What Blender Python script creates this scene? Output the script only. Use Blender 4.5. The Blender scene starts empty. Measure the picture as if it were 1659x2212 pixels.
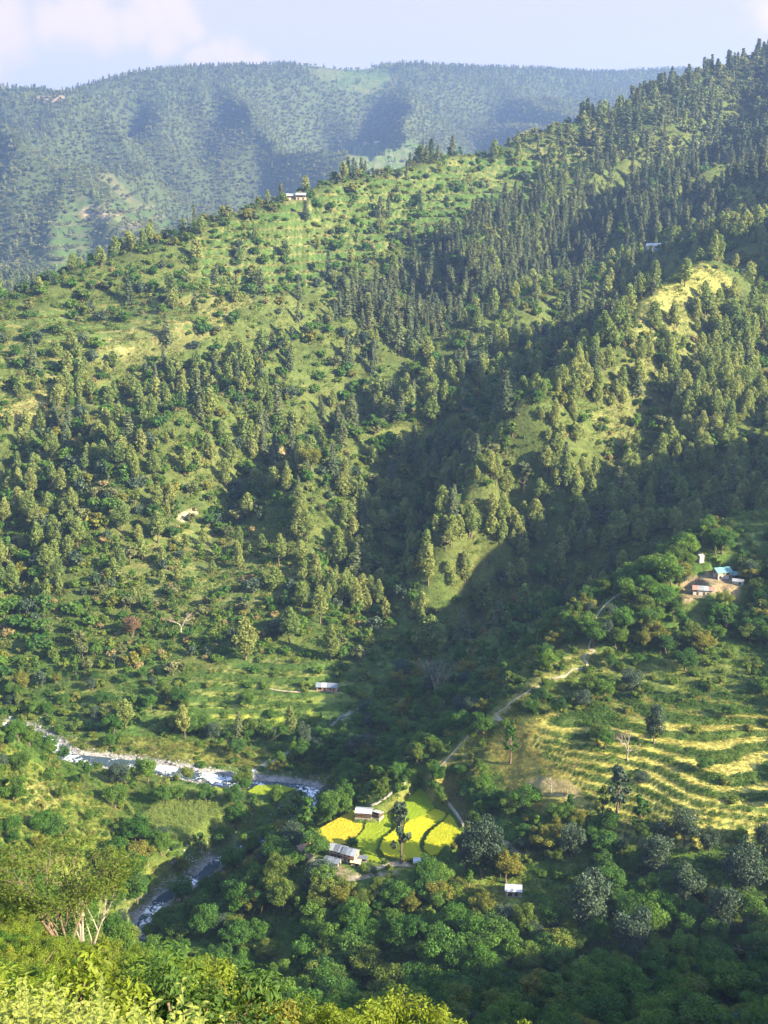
import bpy, bmesh, math, random
import numpy as np
from mathutils import Vector, Matrix, Euler
scene = bpy.context.scene
col = scene.collection
R = math.radians
rng = np.random.default_rng(7)
random.seed(7)

# ------------------------------------------------------------------ camera
CAM_Z, PITCH = 230.0, R(16.0)
FPX, CU, CV = 2523.6, 829.5, 1106.0          # focal length and centre in 1659 x 2212 picture units
cam_data = bpy.data.cameras.new('camera')
cam_data.sensor_fit = 'HORIZONTAL'; cam_data.sensor_width = 36.0
cam_data.lens = FPX / 1659.0 * 36.0
cam_data.clip_start = 0.5; cam_data.clip_end = 20000
cam = bpy.data.objects.new('camera', cam_data); col.objects.link(cam)
cam.location = (0, 0, CAM_Z); cam.rotation_euler = (R(90) - PITCH, 0, 0)
scene.camera = cam

# ------------------------------------------------------------------ world, sun, exposure
SUN_EL, SUN_PHI = R(25.5), R(27.0)            # the sun stands to the right, a little behind the camera
sun_dir = Vector((math.cos(SUN_EL) * math.cos(SUN_PHI), -math.cos(SUN_EL) * math.sin(SUN_PHI), math.sin(SUN_EL)))
sd = bpy.data.lights.new('sun', 'SUN'); sd.energy = 5.0; sd.angle = R(0.5); sd.color = (1.0, 0.85, 0.57)
sun = bpy.data.objects.new('sun', sd); col.objects.link(sun)
sun.rotation_euler = sun_dir.to_track_quat('Z', 'Y').to_euler(); sun.location = (300, 0, 600)

world = bpy.data.worlds.new('World'); scene.world = world; world.use_nodes = True
wn, wl = world.node_tree.nodes, world.node_tree.links
wn.clear()
w_out = wn.new('ShaderNodeOutputWorld'); w_bg = wn.new('ShaderNodeBackground')
sky = wn.new('ShaderNodeTexSky'); sky.sky_type = 'NISHITA'; sky.sun_disc = False
sky.sun_elevation = SUN_EL
sky.sun_rotation = math.atan2(sun_dir.x, sun_dir.y)
sky.altitude = 1200; sky.air_density = 1.0; sky.dust_density = 1.5; sky.ozone_density = 1.2
w_bg.inputs['Strength'].default_value = 0.15
def wnode(t, **kw):
    n = wn.new(t)
    for k, v in kw.items(): setattr(n, k, v)
    return n
def wmath(op, a, b=None, clamp=False):
    n = wn.new('ShaderNodeMath'); n.operation = op; n.use_clamp = clamp
    for i, s in enumerate((a, b)):
        if s is None: continue
        if isinstance(s, (int, float)): n.inputs[i].default_value = s
        else: wl.new(s, n.inputs[i])
    return n.outputs[0]
def pix_dir(u, v):
    nx, ny = (u - CU) / FPX, (CV - v) / FPX
    c, s = math.cos(PITCH), math.sin(PITCH)
    d = np.array([nx, c + ny * s, -s + ny * c]); return d / np.linalg.norm(d)
tc = wnode('ShaderNodeTexCoord')
nz = wnode('ShaderNodeTexNoise'); nz.inputs['Scale'].default_value = 22; nz.inputs['Detail'].default_value = 5; nz.inputs['Roughness'].default_value = 0.55
wl.new(tc.outputs['Generated'], nz.inputs['Vector'])
dist = wnode('ShaderNodeVectorMath', operation='SCALE'); dist.inputs['Scale'].default_value = 0.035
cen = wnode('ShaderNodeVectorMath', operation='SUBTRACT'); cen.inputs[1].default_value = (.5, .5, .5)
wl.new(nz.outputs['Color'], cen.inputs[0]); wl.new(cen.outputs[0], dist.inputs[0])
warp = wnode('ShaderNodeVectorMath', operation='ADD')
wl.new(tc.outputs['Generated'], warp.inputs[0]); wl.new(dist.outputs[0], warp.inputs[1])
# cumulus heads low over the left end of the range, more of the same round the rest of the horizon
heads = [(-5, 45, .024), (15, 95, .022), (-40, 130, .024), (130, 55, .019), (175, 45, .021), (215, 70, .018), (105, 75, .013), (285, 62, .016), (330, 42, .017), (385, 35, .019), (355, 80, .015), (415, 62, .013),
         (470, 122, .013), (510, 128, .014), (425, 128, .011), (560, 138, .010), (1665, 30, .018), (1700, 5, .03), (1590, 150, .008)]
acc = None
dirs = [(tuple(pix_dir(u, v)), r) for u, v, r in heads]
for k in range(14):
    a = R(40 + k * 21.0 + rng.uniform(-5, 5)); e = R(rng.uniform(5, 16))
    for j in range(4):
        aa = a + R(rng.uniform(-4, 4)); ee = e + R(rng.uniform(-1.5, 1.5))
        dirs.append(((math.sin(aa) * math.cos(ee), math.cos(aa) * math.cos(ee), math.sin(ee)), rng.uniform(.014, .03)))
for d, r in dirs:
    dn = wnode('ShaderNodeVectorMath', operation='DISTANCE'); wl.new(warp.outputs[0], dn.inputs[0]); dn.inputs[1].default_value = d
    m = wnode('ShaderNodeMapRange'); m.interpolation_type = 'SMOOTHSTEP'
    wl.new(dn.outputs['Value'], m.inputs['Value'])
    m.inputs['From Min'].default_value = r * 1.35; m.inputs['From Max'].default_value = r * 0.35
    acc = m.outputs[0] if acc is None else wmath('MAXIMUM', acc, m.outputs[0])
cloud = wmath('MULTIPLY', acc, 0.9)
veil = wnode('ShaderNodeRGB'); veil.outputs[0].default_value = (1.04, .92, 1.08, 1)
sep = wnode('ShaderNodeSeparateXYZ'); wl.new(tc.outputs['Generated'], sep.inputs[0])
hor = wnode('ShaderNodeMapRange'); wl.new(sep.outputs['Z'], hor.inputs['Value'])      # pale air low down, clear blue overhead
hor.inputs['From Min'].default_value = .18; hor.inputs['From Max'].default_value = .65; hor.inputs['To Min'].default_value = .95; hor.inputs['To Max'].default_value = .15
mixv = wnode('ShaderNodeMixRGB'); wl.new(hor.outputs[0], mixv.inputs['Fac'])
wl.new(sky.outputs[0], mixv.inputs['Color1']); wl.new(veil.outputs[0], mixv.inputs['Color2'])
mixc = wnode('ShaderNodeMixRGB'); mixc.inputs['Color2'].default_value = (1.6, 1.32, 1.24, 1)
wl.new(cloud, mixc.inputs['Fac']); wl.new(mixv.outputs[0], mixc.inputs['Color1'])
wl.new(mixc.outputs[0], w_bg.inputs['Color']); wl.new(w_bg.outputs[0], w_out.inputs['Surface'])

scene.view_settings.view_transform = 'Standard'; scene.view_settings.look = 'None'
scene.view_settings.exposure = 2.35; scene.view_settings.gamma = 1.0
scene.view_settings.use_curve_mapping = False
scene.render.engine = 'CYCLES'
cy = scene.cycles
cy.use_denoising = True; cy.max_bounces = 5; cy.diffuse_bounces = 2; cy.glossy_bounces = 2
cy.transmission_bounces = 3; cy.volume_bounces = 0; cy.transparent_max_bounces = 8
cy.sample_clamp_indirect = 4.0
scene.render.film_transparent = False
HAZE_DENSITY = 0.00013
HAZE_COLOR = (0.36, 0.55, 1.0)

# ------------------------------------------------------------------ geometry helpers
C16, S16 = math.cos(PITCH), math.sin(PITCH)
def tanv(v):                                   # rise over forward distance along picture row v
    return np.tan(np.arctan((CV - np.asarray(v, float)) / FPX) - PITCH)
def at(u, v, Y):                               # the world point seen at (u, v) that lies Y metres forward
    z = CAM_Z + tanv(v) * Y
    dep = Y * C16 - (z - CAM_Z) * S16
    return np.array([(u - CU) / FPX * dep, Y, z])
def atz(u, v, z):                              # the same with known height
    return at(u, v, (z - CAM_Z) / tanv(v))
def hid(u, Y, z):                              # ground out of sight, on the bearing of u
    dep = Y * C16 - (z - CAM_Z) * S16
    return np.array([(u - CU) / FPX * dep, Y, z])
def project(x, y, z):
    dz = z - CAM_Z
    dep = y * C16 - dz * S16
    up = y * S16 + dz * C16
    dep = np.where(np.abs(dep) < 1e-6, 1e-6, dep)
    return CU + FPX * x / dep, CV - FPX * up / dep, dep

_perm = np.random.default_rng(3).permutation(512)
_perm = np.concatenate([_perm, _perm])
_gr = np.random.default_rng(4).normal(size=(512, 2)); _gr /= np.linalg.norm(_gr, axis=1)[:, None]
def perlin(x, y):
    xi = np.floor(x).astype(int); yi = np.floor(y).astype(int)
    xf, yf = x - xi, y - yi
    def g(a, b, dx, dy):
        h = _perm[(_perm[a & 511] + b) & 511]
        return _gr[h, 0] * dx + _gr[h, 1] * dy
    u = xf * xf * xf * (xf * (xf * 6 - 15) + 10); w = yf * yf * yf * (yf * (yf * 6 - 15) + 10)
    a = g(xi, yi, xf, yf); b = g(xi + 1, yi, xf - 1, yf); c = g(xi, yi + 1, xf, yf - 1); d = g(xi + 1, yi + 1, xf - 1, yf - 1)
    return (a + u * (b - a)) * (1 - w) + (c + u * (d - c)) * w
def fbm(x, y, oct=4, gain=.5, seed=0):
    s, a, n = 0, 1.0, 0
    for i in range(oct):
        s = s + a * perlin(x * 2 ** i + 17.3 * (i + seed), y * 2 ** i - 9.1 * (i + seed)); n += a; a *= gain
    return s / n
def sstep(a, b, x):
    t = np.clip((x - a) / (b - a), 0, 1); return t * t * (3 - 2 * t)
def inpoly(u, v, poly):
    u = np.asarray(u); v = np.asarray(v); r = np.zeros(u.shape, bool); n = len(poly)
    for i in range(n):
        x1, y1 = poly[i]; x2, y2 = poly[(i + 1) % n]
        if y1 == y2: continue
        c = ((y1 > v) != (y2 > v)) & (u < (x2 - x1) * (v - y1) / (y2 - y1) + x1)
        r ^= c
    return r

def polydist(x, y, pts):                       # distance to a polyline and the third coordinate interpolated along it
    best = np.full(x.shape, 1e9); zz = np.zeros(x.shape); tt = np.zeros(x.shape); L = 0
    for p, q in zip(pts[:-1], pts[1:]):
        d = q[:2] - p[:2]; l2 = d @ d
        t = np.clip(((x - p[0]) * d[0] + (y - p[1]) * d[1]) / l2, 0, 1)
        dd = np.hypot(x - p[0] - t * d[0], y - p[1] - t * d[1]); m = dd < best
        best = np.where(m, dd, best); zz = np.where(m, p[2] + t * (q[2] - p[2]), zz); tt = np.where(m, L + t * math.sqrt(l2), tt); L += math.sqrt(l2)
    return best, zz, tt

# ------------------------------------------------------------------ terrain: points on the slopes, in view and out of it
V = [  # (u, v, Y) points on ground in view
 # camera hill
 (0,1985,82),(130,2075,78),(230,2100,74),(330,2130,70),(450,2150,64),(600,2205,50),(760,2240,46),(900,2275,42),
 (0,2100,50),(200,2180,45),(400,2230,36),(0,2230,26),(250,2270,24),(600,2300,26),(900,2340,26),(1200,2380,26),(1500,2400,26),
 (1200,2330,42),(1600,2360,42),
 # left bank slope above the river
 (0,1580,365),(45,1600,372),(100,1660,372),(160,1690,375),(0,1680,340),(100,1740,345),(0,1780,312),(150,1800,335),(220,1760,358),(0,1880,290),(120,1880,306),(200,1910,318),(250,1960,318),
 # corn terrace
 (270,1720,379),(350,1680,397),(420,1700,388),(560,1712,384),(630,1715,386),(330,1760,364),(450,1740,372),(580,1760,371),(360,1800,353),(470,1795,356),(400,1840,348),(560,1790,366),
 # river course
 (50,1572,443),(150,1630,421),(300,1650,415),(420,1672,408),(520,1690,402),(650,1703,398),(690,1735,389),(640,1790,372),(560,1815,365),(500,1830,361),(430,1890,346),(330,1960,330),(280,2060,309),
 (545,1665,410),(690,1590,430),(742,1548,441),(850,1500,453),(960,1430,476),(1080,1350,500),(1250,1240,530),
 # farm terrace
 (650,1830,326),(700,1860,318),(780,1880,313),(830,1800,331),(900,1720,346),(980,1780,336),(1000,1830,325),(760,1760,341),(900,1860,318),(700,1790,334),(930,1690,351),(1080,1780,328),
 # bank below the farm
 (560,1900,328),(620,1950,306),(450,2000,308),(400,2040,300),(520,2050,296),(650,2020,295),(800,1960,297),(950,1930,300),(700,2120,276),(850,2080,278),(1000,2050,277),(1110,1935,298),(1000,2150,258),(1200,2000,284),(1200,2120,262),(1500,2100,264),(1400,1960,288),(1659,1980,281),(1659,2100,262),(1400,2200,243),(1200,2220,243),(1659,2210,240),(850,2190,254),
 # right fields
 (1100,1700,345),(1150,1600,353),(1200,1800,318),(1300,1760,321),(1400,1680,331),(1400,1560,357),(1500,1760,313),(1550,1600,346),(1659,1500,368),(1659,1620,342),(1659,1760,311),(1500,1860,302),(1659,1880,297),(1300,1880,304),(1100,1860,313),
 (1200,1500,380),(1350,1450,390),(1500,1400,398),(1659,1380,402),(1500,1300,420),(1600,1250,430),(1659,1180,448),(1420,1330,415),(1530,1270,426),
 # crest of the near spur with the path
 (1659,1105,466),(1600,1115,462),(1520,1175,450),(1400,1240,436),(1280,1325,418),(1260,1410,400),(1180,1455,390),(1090,1530,378),(1030,1585,369),(960,1655,357),(900,1705,349),
 # its shaded flank into the gorge
 (1200,1370,440),(1100,1440,424),(1050,1490,412),(980,1560,404),(900,1620,397),(830,1670,389),(800,1620,412),(740,1680,400),(720,1740,372),
 # lower slope over the river
 (0,1520,462),(100,1540,452),(250,1590,433),(400,1620,424),(560,1600,432),(350,1500,458),(200,1450,475),(550,1500,457),(650,1490,458),(700,1500,455),(760,1490,460),(800,1400,490),(600,1400,487),(400,1380,495),(200,1330,515),(0,1400,495),
 (0,1250,545),(150,1200,560),(330,1230,545),(500,1270,532),(650,1330,510),(850,1300,527),(1000,1300,525),(1100,1270,533),
 (0,1100,590),(180,1060,605),(330,1130,580),(480,1130,580),(650,1180,565),(800,1150,577),(950,1180,566),(1100,1170,560),
 (0,950,640),(180,930,650),(330,960,640),(500,1010,620),(650,1030,620),(800,1030,622),(930,1050,608),
 (0,830,685),(100,860,668),(250,820,700),(400,860,695),(550,880,690),(700,900,690),(830,930,672),
 (0,730,722),(170,755,715),(290,720,742),(400,680,762),(480,740,745),(600,790,742),(700,800,735),(830,820,722),
 (0,655,755),(60,630,770),(180,585,800),(300,535,835),(400,505,865),(480,470,890),(590,445,930),(640,432,945),(740,400,985),(950,355,1080),(1100,328,1150),(1250,266,1240),(1380,222,1330),(1480,172,1420),(1560,150,1470),(1659,124,1520),
 (200,660,775),(350,610,805),(450,570,840),(520,620,830),(620,560,880),(700,500,930),(800,450,985),(900,420,1030),(1020,390,1090),(1150,350,1150),(1300,310,1210),(1450,260,1290),(1600,200,1380),
 (560,700,790),(650,640,840),(760,590,890),(860,530,945),(980,480,1000),(1100,440,1060),(1250,400,1110),(1400,350,1170),(1550,300,1250),(1659,260,1300),
 (700,720,800),(800,660,845),(900,620,890),(1000,580,930),(1100,540,975),(1200,500,1020),(1350,450,1075),(1500,400,1130),(1640,340,1180),
 (1050,640,890),(1150,590,930),(1300,530,990),(1450,470,1045),(1600,410,1095),
 # second spur with the pair of houses
 (1659,385,1050),(1560,425,1010),(1480,480,970),(1410,545,935),(1300,585,890),(1200,622,850),(1100,655,815),(1000,700,785),(900,755,755),(820,790,735),
 (1550,480,960),(1450,560,900),(1330,620,855),(1230,680,815),(1130,740,780),(1000,800,730),(900,860,695),(1100,830,710),(1000,900,670),(950,980,640),
 # third spur: grass knoll and sunlit pines
 (1659,520,790),(1560,560,740),(1480,575,715),(1400,640,680),(1330,700,650),(1270,770,625),(1200,850,600),(1130,930,575),(1070,1010,558),(1020,1100,543),(990,1190,528),
 (1659,640,745),(1560,660,712),(1500,720,680),(1600,760,680),(1659,850,640),(1450,800,645),(1380,880,615),(1500,920,605),(1600,980,590),(1300,960,590),(1250,1050,565),(1400,1040,568),(1550,1080,553),(1180,1120,553),(1300,1150,538),(1450,1130,540),(1100,1220,535),
 # far range: crest
 (-60,230,2480),(0,224,2500),(60,221,2560),(130,204,2640),(200,186,2700),(300,163,2760),(400,151,2820),(480,146,2850),(560,146,2880),(650,140,2900),(730,150,2900),(830,152,2920),(860,142,2950),(950,145,3000),(1050,148,3050),(1150,150,3100),(1250,156,3180),(1350,156,3260),(1450,155,3350),(1550,158,3400),(1720,165,3500),
 # far range: spurs (nearer) and gullies (farther)
 (60,260,2380),(0,330,2200),(0,450,2020),(0,560,1880),(80,330,2260),(150,300,2330),(200,380,2180),(100,450,2030),(60,560,1870),(250,450,2060),(180,520,1920),(310,490,1960),(370,490,1950),(120,620,1780),
 (230,240,2520),(290,260,2560),(320,330,2440),(345,400,2320),(372,450,2200),(395,480,2120),
 (400,230,2600),(450,320,2380),(470,400,2220),(520,280,2500),(440,460,2130),
 (560,230,2640),(560,330,2440),(510,430,2220),(620,380,2340),(570,420,2260),
 (700,210,2720),(650,290,2520),(640,380,2320),(730,300,2500),(760,360,2380),(700,400,2270),
 (830,190,2800),(800,290,2520),(860,330,2430),(880,240,2720),(820,310,2470),
 (950,230,2760),(950,290,2560),(900,320,2450),(1020,270,2640),(1000,330,2440),(1040,240,2780),(1080,310,2540),
 (1130,210,2860),(1200,200,2950),(1150,270,2680),(1260,230,2850),(1350,190,3100),(1250,190,3020),
]
H = [  # (u, Y, z) ground out of sight from here
 
 (100,120,118),(280,120,128),(600,100,138),(900,90,145),(1200,90,146),(1500,90,146),(1659,60,172),(1659,90,146),(1659,130,108),(1659,170,76),(1950,60,178),(1950,130,112),(1950,190,72),(1400,130,106),(100,180,92),(300,190,80),(600,180,74),(900,170,74),(1200,170,74),(1500,170,74),
 (200,250,45),(330,260,24),(480,250,24),(700,225,42),(1000,210,47),(1300,205,50),(1659,205,50),(1950,215,55),(0,240,62),(100,290,34),(180,296,18),(230,285,5),(120,260,12),
 # behind crests
 (0,800,138),(60,830,140),(200,870,150),(400,940,160),(590,1010,172),(740,1070,185),(950,1170,205),(1250,1340,245),(1480,1530,310),(1659,1640,345),
 (0,1200,70),(300,1300,70),(600,1450,85),(900,1600,110),(1200,1750,160),(1500,1900,230),(0,1600,90),(300,1700,85),(600,1800,90),(900,2000,140),(1200,2300,220),(1500,2500,300),
 (1659,1110,212),(1480,1030,168),(1300,945,148),(1200,905,140),(1000,825,124),
 (1560,790,158),(1480,760,152),(1400,720,146),(1270,660,124),(1130,610,104),
 (1659,505,84),(1520,490,72),(1400,475,60),(1280,460,50),
 (0,2700,190),(400,3100,380),(830,3200,380),(1250,3500,400),(1700,3800,420),(830,4200,300),(0,4200,260),(1659,4600,300),
]
X = [  # (x, y, z) off to the sides; unseen right-hand ridges shaped to cast shade
 (0,0,228),(-12,0,227),(12,0,226),(-40,0,224),(30,0,220),(60,0,214),(110,0,214),(0,8,221),(20,20,207),(40,20,202),(80,25,196),(120,40,196),(60,60,172),(100,70,172),(100,120,120),(130,180,76),(150,130,118),(0,-25,240),(0,-60,262),(-120,-120,300),(150,-120,310),(0,-300,330),(0,-700,390),(-100,40,205),(-100,100,140),(-60,20,212),(-110,180,95),(-140,260,60),
 (-220,0,225),(-220,120,150),(-220,240,95),(-260,360,75),(-230,450,12),(-300,430,30),(-330,520,60),(-350,650,110),(-450,800,150),(-420,150,210),(-600,400,180),(-700,900,160),(-900,1500,120),(-1300,3000,230),(-1900,4600,380),
 (150,60,190),(190,60,206),(190,120,150),(200,190,85),(280,60,218),(300,120,180),(300,165,150),(300,215,92),(320,260,92),(300,310,120),(300,360,168),(300,410,190),(300,480,185),(220,440,128),(230,380,100),(220,330,72),(230,270,62),
 (400,60,232),(400,100,194),(400,130,170),(400,160,150),(400,200,172),(400,250,200),(400,300,215),(400,370,218),(400,450,205),(420,560,200),(330,560,150),(300,620,150),
 (500,60,258),(500,85,232),(500,112,215),(500,150,210),(500,175,225),(500,205,250),(500,240,272),(500,300,285),(500,345,275),(500,420,258),(500,500,240),(520,640,245),(420,760,240),(550,900,300),(620,60,290),(620,140,240),(620,220,290),(620,340,310),(720,100,310),(720,200,330),(720,400,330),(720,700,330),(800,1100,380),(650,1350,400),(800,1700,400),(1300,3200,360),(2000,4600,400),(1000,100,380),(1200,600,400),(1300,1300,430),(-200,-250,320),(400,-200,350),(0,-500,380),
]
def farther(Y): return Y if Y < 1650 else 1650 + (Y - 1650) * 1.9     # the far range stands well back
RIDGES = [[(0,655,755),(60,630,770),(180,585,800),(300,535,835),(400,505,865),(480,470,890),(590,445,930),(640,432,945),(740,400,985),(950,355,1080),(1100,328,1150),(1250,266,1240),(1380,222,1330),(1480,172,1420),(1560,150,1470),(1659,124,1520),(1760,90,1580)],
 [(1659,385,1050),(1560,425,1010),(1480,480,970),(1410,545,935),(1300,585,890),(1200,622,850),(1100,655,815),(1000,700,785)],
 [(1560,560,740),(1480,575,715),(1400,640,680),(1330,700,650),(1270,770,625),(1200,850,600),(1130,930,575),(1070,1010,558),(1020,1100,543)],
 [(1600,1115,462),(1520,1175,450),(1400,1240,436),(1280,1325,418),(1260,1410,400),(1180,1455,390),(1090,1530,378),(1030,1585,369),(960,1655,357)]]
for rl in RIDGES:                              # crests run evenly between the measured points
    for p, q in zip(rl[:-1], rl[1:]):
        n = max(1, int(abs(q[0] - p[0]) // 40))
        V += [tuple(a + (b - a) * i / n for a, b in zip(p, q)) for i in range(1, n)]
def hid_far(u, Y, z): return hid(u, farther(Y), CAM_Z + (z - CAM_Z) * farther(Y) / Y if Y > 1650 else z)
ctrl = np.array([at(u, v, farther(Y)) for u, v, Y in V] + [hid_far(*p) for p in H] + [np.array(p, float) for p in X])
def warpc(x, y):                               # spacing of the measured points grows with distance; so does the interpolation
    r = np.sqrt(x * x + (y + 60) ** 2)
    return np.arctan2(x, y + 60) * 1.4, np.log(r + 60) * 1.6
def rbf_fit(P):
    a, b = warpc(P[:, 0], P[:, 1]); n = len(P)
    d2 = (a[:, None] - a) ** 2 + (b[:, None] - b) ** 2
    K = np.sqrt(d2 + 1.2e-3)
    Pm = np.stack([np.ones(n), a, b], 1)
    A = np.zeros((n + 3, n + 3)); A[:n, :n] = -K + np.eye(n) * 4e-4
    A[:n, n:] = Pm; A[n:, :n] = Pm.T
    w = np.linalg.solve(A, np.concatenate([P[:, 2], np.zeros(3)]))
    return a, b, w
_a, _b, _w = rbf_fit(ctrl)
def base_height(x, y):
    a, b = warpc(x, y); out = np.empty(a.shape); fa, fb, fo = a.ravel(), b.ravel(), out.ravel()
    n = len(_a); wk = _w[:n].astype(np.float32); ca, cb = _a.astype(np.float32), _b.astype(np.float32)
    for i in range(0, fa.size, 20000):
        A = fa[i:i + 20000, None].astype(np.float32); B = fb[i:i + 20000, None].astype(np.float32)
        K = (A - ca) ** 2; K += (B - cb) ** 2; K += 1.2e-3; np.sqrt(K, out=K)
        fo[i:i + 20000] = -(K @ wk) + _w[n] + _w[n + 1] * fa[i:i + 20000] + _w[n + 2] * fb[i:i + 20000]
    return fo.reshape(a.shape)

def axis(segs):
    out = [segs[0][0]]
    for a, b, s in segs:
        n = max(1, round((b - a) / s)); out += list(np.linspace(a, b, n + 1)[1:])
    return np.array(out)
gx = axis([(-2900,-1600,90),(-1600,-700,26),(-700,-330,9),(-330,-160,3.4),(-160,160,1.3),(160,330,3.4),(330,700,9),(700,1600,26),(1600,2900,90)])
gy = axis([(-900,-300,60),(-300,-40,12),(-40,120,2.2),(120,230,2.6),(230,290,1.15),(290,412,.68),(412,480,1.15),(480,820,2.0),(820,1150,3.0),(1150,1700,6),(1700,5000,17),(5000,7600,120)])
GX, GY = np.meshgrid(gx, gy)
# the fitted surface is smooth: evaluate on a coarser net, then refine
cx = np.unique(np.concatenate([gx[::3], gx[-1:]])); cyv = np.unique(np.concatenate([gy[::3], gy[-1:]]))
CX, CY = np.meshgrid(cx, cyv)
CZ = base_height(CX, CY)
def bil(xa, ya, Z, x, y):
    i = np.clip(np.searchsorted(xa, x) - 1, 0, len(xa) - 2); j = np.clip(np.searchsorted(ya, y) - 1, 0, len(ya) - 2)
    fx = np.clip((x - xa[i]) / (xa[i + 1] - xa[i]), 0, 1); fy = np.clip((y - ya[j]) / (ya[j + 1] - ya[j]), 0, 1)
    return (Z[j, i] * (1 - fx) + Z[j, i + 1] * fx) * (1 - fy) + (Z[j + 1, i] * (1 - fx) + Z[j + 1, i + 1] * fx) * fy
GZ = bil(cx, cyv, CZ, GX, GY)
GU, GV, _ = project(GX, GY, GZ)
# relief: gullies that grow with distance, small lumps near
GZS = GZ.copy()                                # the even slope before any relief; terraces follow it
below = sstep(165, 260, GV)                    # the measured skyline of the far range stays as it is
amp = sstep(400, 900, GY) * 6 + sstep(1500, 2600, GY) * 34 * below
GZ += amp * fbm(GX / (60 + GY * .05), GY / (60 + GY * .05), 4, .55, 1)
_rl = np.array([at(u, v, farther(Y)) for u, v, Y in RIDGES[0]])
keep_sky = np.zeros(GX.shape); _m = (GY > 450) & (GY < 1750)
keep_sky[_m] = sstep(20, 95, polydist(GX[_m], GY[_m], _rl)[0])
for _r in RIDGES[1:3]: keep_sky[_m] *= sstep(10, 60, polydist(GX[_m], GY[_m], np.array([at(*p) for p in _r]))[0])
_c = (GX * .83 - GY * .50) / 125 + 1.1 * fbm(GX / 210, GY / 210, 2, .5, 14)           # spurs running down the middle hillside, slantwise
spur_wave = np.abs(((_c + .25) % 1.0) - .5) * 4 - 1
GZ += 24 * sstep(480, 640, GY) * sstep(1500, 1250, GY) * keep_sky * spur_wave * (.75 + .8 * fbm(GX / 160 + 7, GY / 160, 2, .5, 15))
rdg = 1 - 2 * np.abs(fbm((GX + GY * .30) / 480, GY / 1300, 3, .45, 6))   # spurs and gullies running down the far range
GZ += 260 * sstep(1700, 2500, GY) * below * (rdg - .78)
GZ += 1.6 * sstep(120, 260, np.hypot(GX, GY)) * fbm(GX / 22, GY / 22, 4, .5, 2)
GZ += 0.5 * fbm(GX / 5, GY / 5, 2, .5, 5) * sstep(5, 40, np.hypot(GX, GY))

def smooth_line(pts, n=8):
    pts = np.array(pts, float); out = []
    P = np.vstack([2 * pts[0] - pts[1], pts, 2 * pts[-1] - pts[-2]])
    for i in range(1, len(P) - 2):
        for k in range(n):
            t = k / n; a, b, c, d = P[i - 1], P[i], P[i + 1], P[i + 2]
            out.append(.5 * (2 * b + (c - a) * t + (2 * a - 5 * b + 4 * c - d) * t * t + (3 * b - a - 3 * c + d) * t ** 3))
    out.append(P[-2]); return np.array(out)
river_px = [(-140,1545,10.5),(-40,1560,10),(50,1577,9.3),(105,1605,8.9),(150,1634,8.5),(230,1644,8.2),(300,1652,7.8),(370,1664,7.5),(430,1675,7.2),(520,1690,6.8),(600,1697,6.5),(655,1703,6.1),(690,1730,5.5),(640,1788,4.8),(565,1812,4.3),(500,1836,3.8),(440,1886,2.9),(380,1920,2.3),(330,1962,1.6),(300,2010,.9),(278,2060,0),(200,2150,-1.2),(60,2330,-3)]
river_line = smooth_line([atz(u, v, z) for u, v, z in river_px])
stream_px = [(545,1668,7.6),(590,1640,8.6),(640,1618,10),(690,1590,12),(720,1565,13.5),(742,1548,15),(770,1530,16.5)]
stream_line = smooth_line([atz(u, v, z) for u, v, z in stream_px])
nzr = fbm(GX / 9, GY / 9, 3, .5, 8)
near = (GY > 200) & (GY < 520)
rd, rz, rt = np.full(GX.shape, 1e9), np.zeros(GX.shape), np.zeros(GX.shape)
sdist, sz = np.full(GX.shape, 1e9), np.zeros(GX.shape)
rd[near], rz[near], rt[near] = polydist(GX[near], GY[near], river_line)
sdist[near], sz[near], _ = polydist(GX[near], GY[near], stream_line)
halfw = 3.0 + 2.0 * sstep(385, 405, GY)        # the upper reach is a wider gravel bed
def carve():
    """cut the river and stream beds into the sheet"""
    global GZ
    k = sstep(halfw + 6, halfw, rd + 1.5 * nzr)
    GZ = GZ * (1 - k) + (rz + np.maximum(0, rd - halfw + 1.5) * .12 + .35 * nzr) * k
    GZ = GZ - 1.1 * sstep(halfw * 1.0, halfw * .6, rd + .6 * nzr)
    k = sstep(7, 1.6, sdist) * (sdist < rd + 3)
    GZ = GZ * (1 - k) + (sz - .2 + .4 * nzr) * k
# ------------------------------------------------------------------ levelled ground: plots, pads, terraces
Z2 = lambda pts: [(x / 4.32 + 630.9, y / 4.32 + 1645.8) for x, y in pts]
PLOTS = {   # name: (picture outline, height, crop height)
 'gold':  (Z2([(120,745),(220,655),(500,500),(610,450),(690,470),(600,545),(690,565),(668,640),(600,720),(455,800),(310,785),(290,865)]), 26.4, .55),
 'lime':  (Z2([(690,575),(830,522),(950,462),(960,560),(915,640),(905,675),(840,720),(795,800),(800,900),(835,945),(655,915),(640,870),(560,800),(600,722),(672,640)]), 26.9, .5),
 'green': (Z2([(1065,370),(1190,252),(1245,300),(1330,435),(1230,505),(1095,555),(965,555),(955,460)]), 28.2, .5),
 'yellow':(Z2([(1095,565),(1330,450),(1455,490),(1395,560),(1245,655),(1185,790),(1235,905),(1020,918),(870,885),(818,820),(855,722),(970,640)]), 28.0, .55),
 'citron':(Z2([(1475,492),(1545,560),(1578,640),(1562,720),(1430,790),(1350,880),(1290,885),(1228,820),(1240,750),(1290,660),(1405,572)]), 29.0, .55),
 'maize_dry': (Z2([(1370,265),(1480,245),(1560,290),(1640,400),(1690,560),(1690,640),(1600,610),(1545,505),(1455,400)]), 30.4, .0),
 'river_rice': ([(535,1712),(555,1699),(600,1697),(638,1706),(615,1714),(560,1720)], 11.6, .5),
 'river_rice_small': ([(418,1712),(440,1703),(478,1704),(482,1716),(440,1718)], 12.2, .5),
}
plot_world = {}
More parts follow.
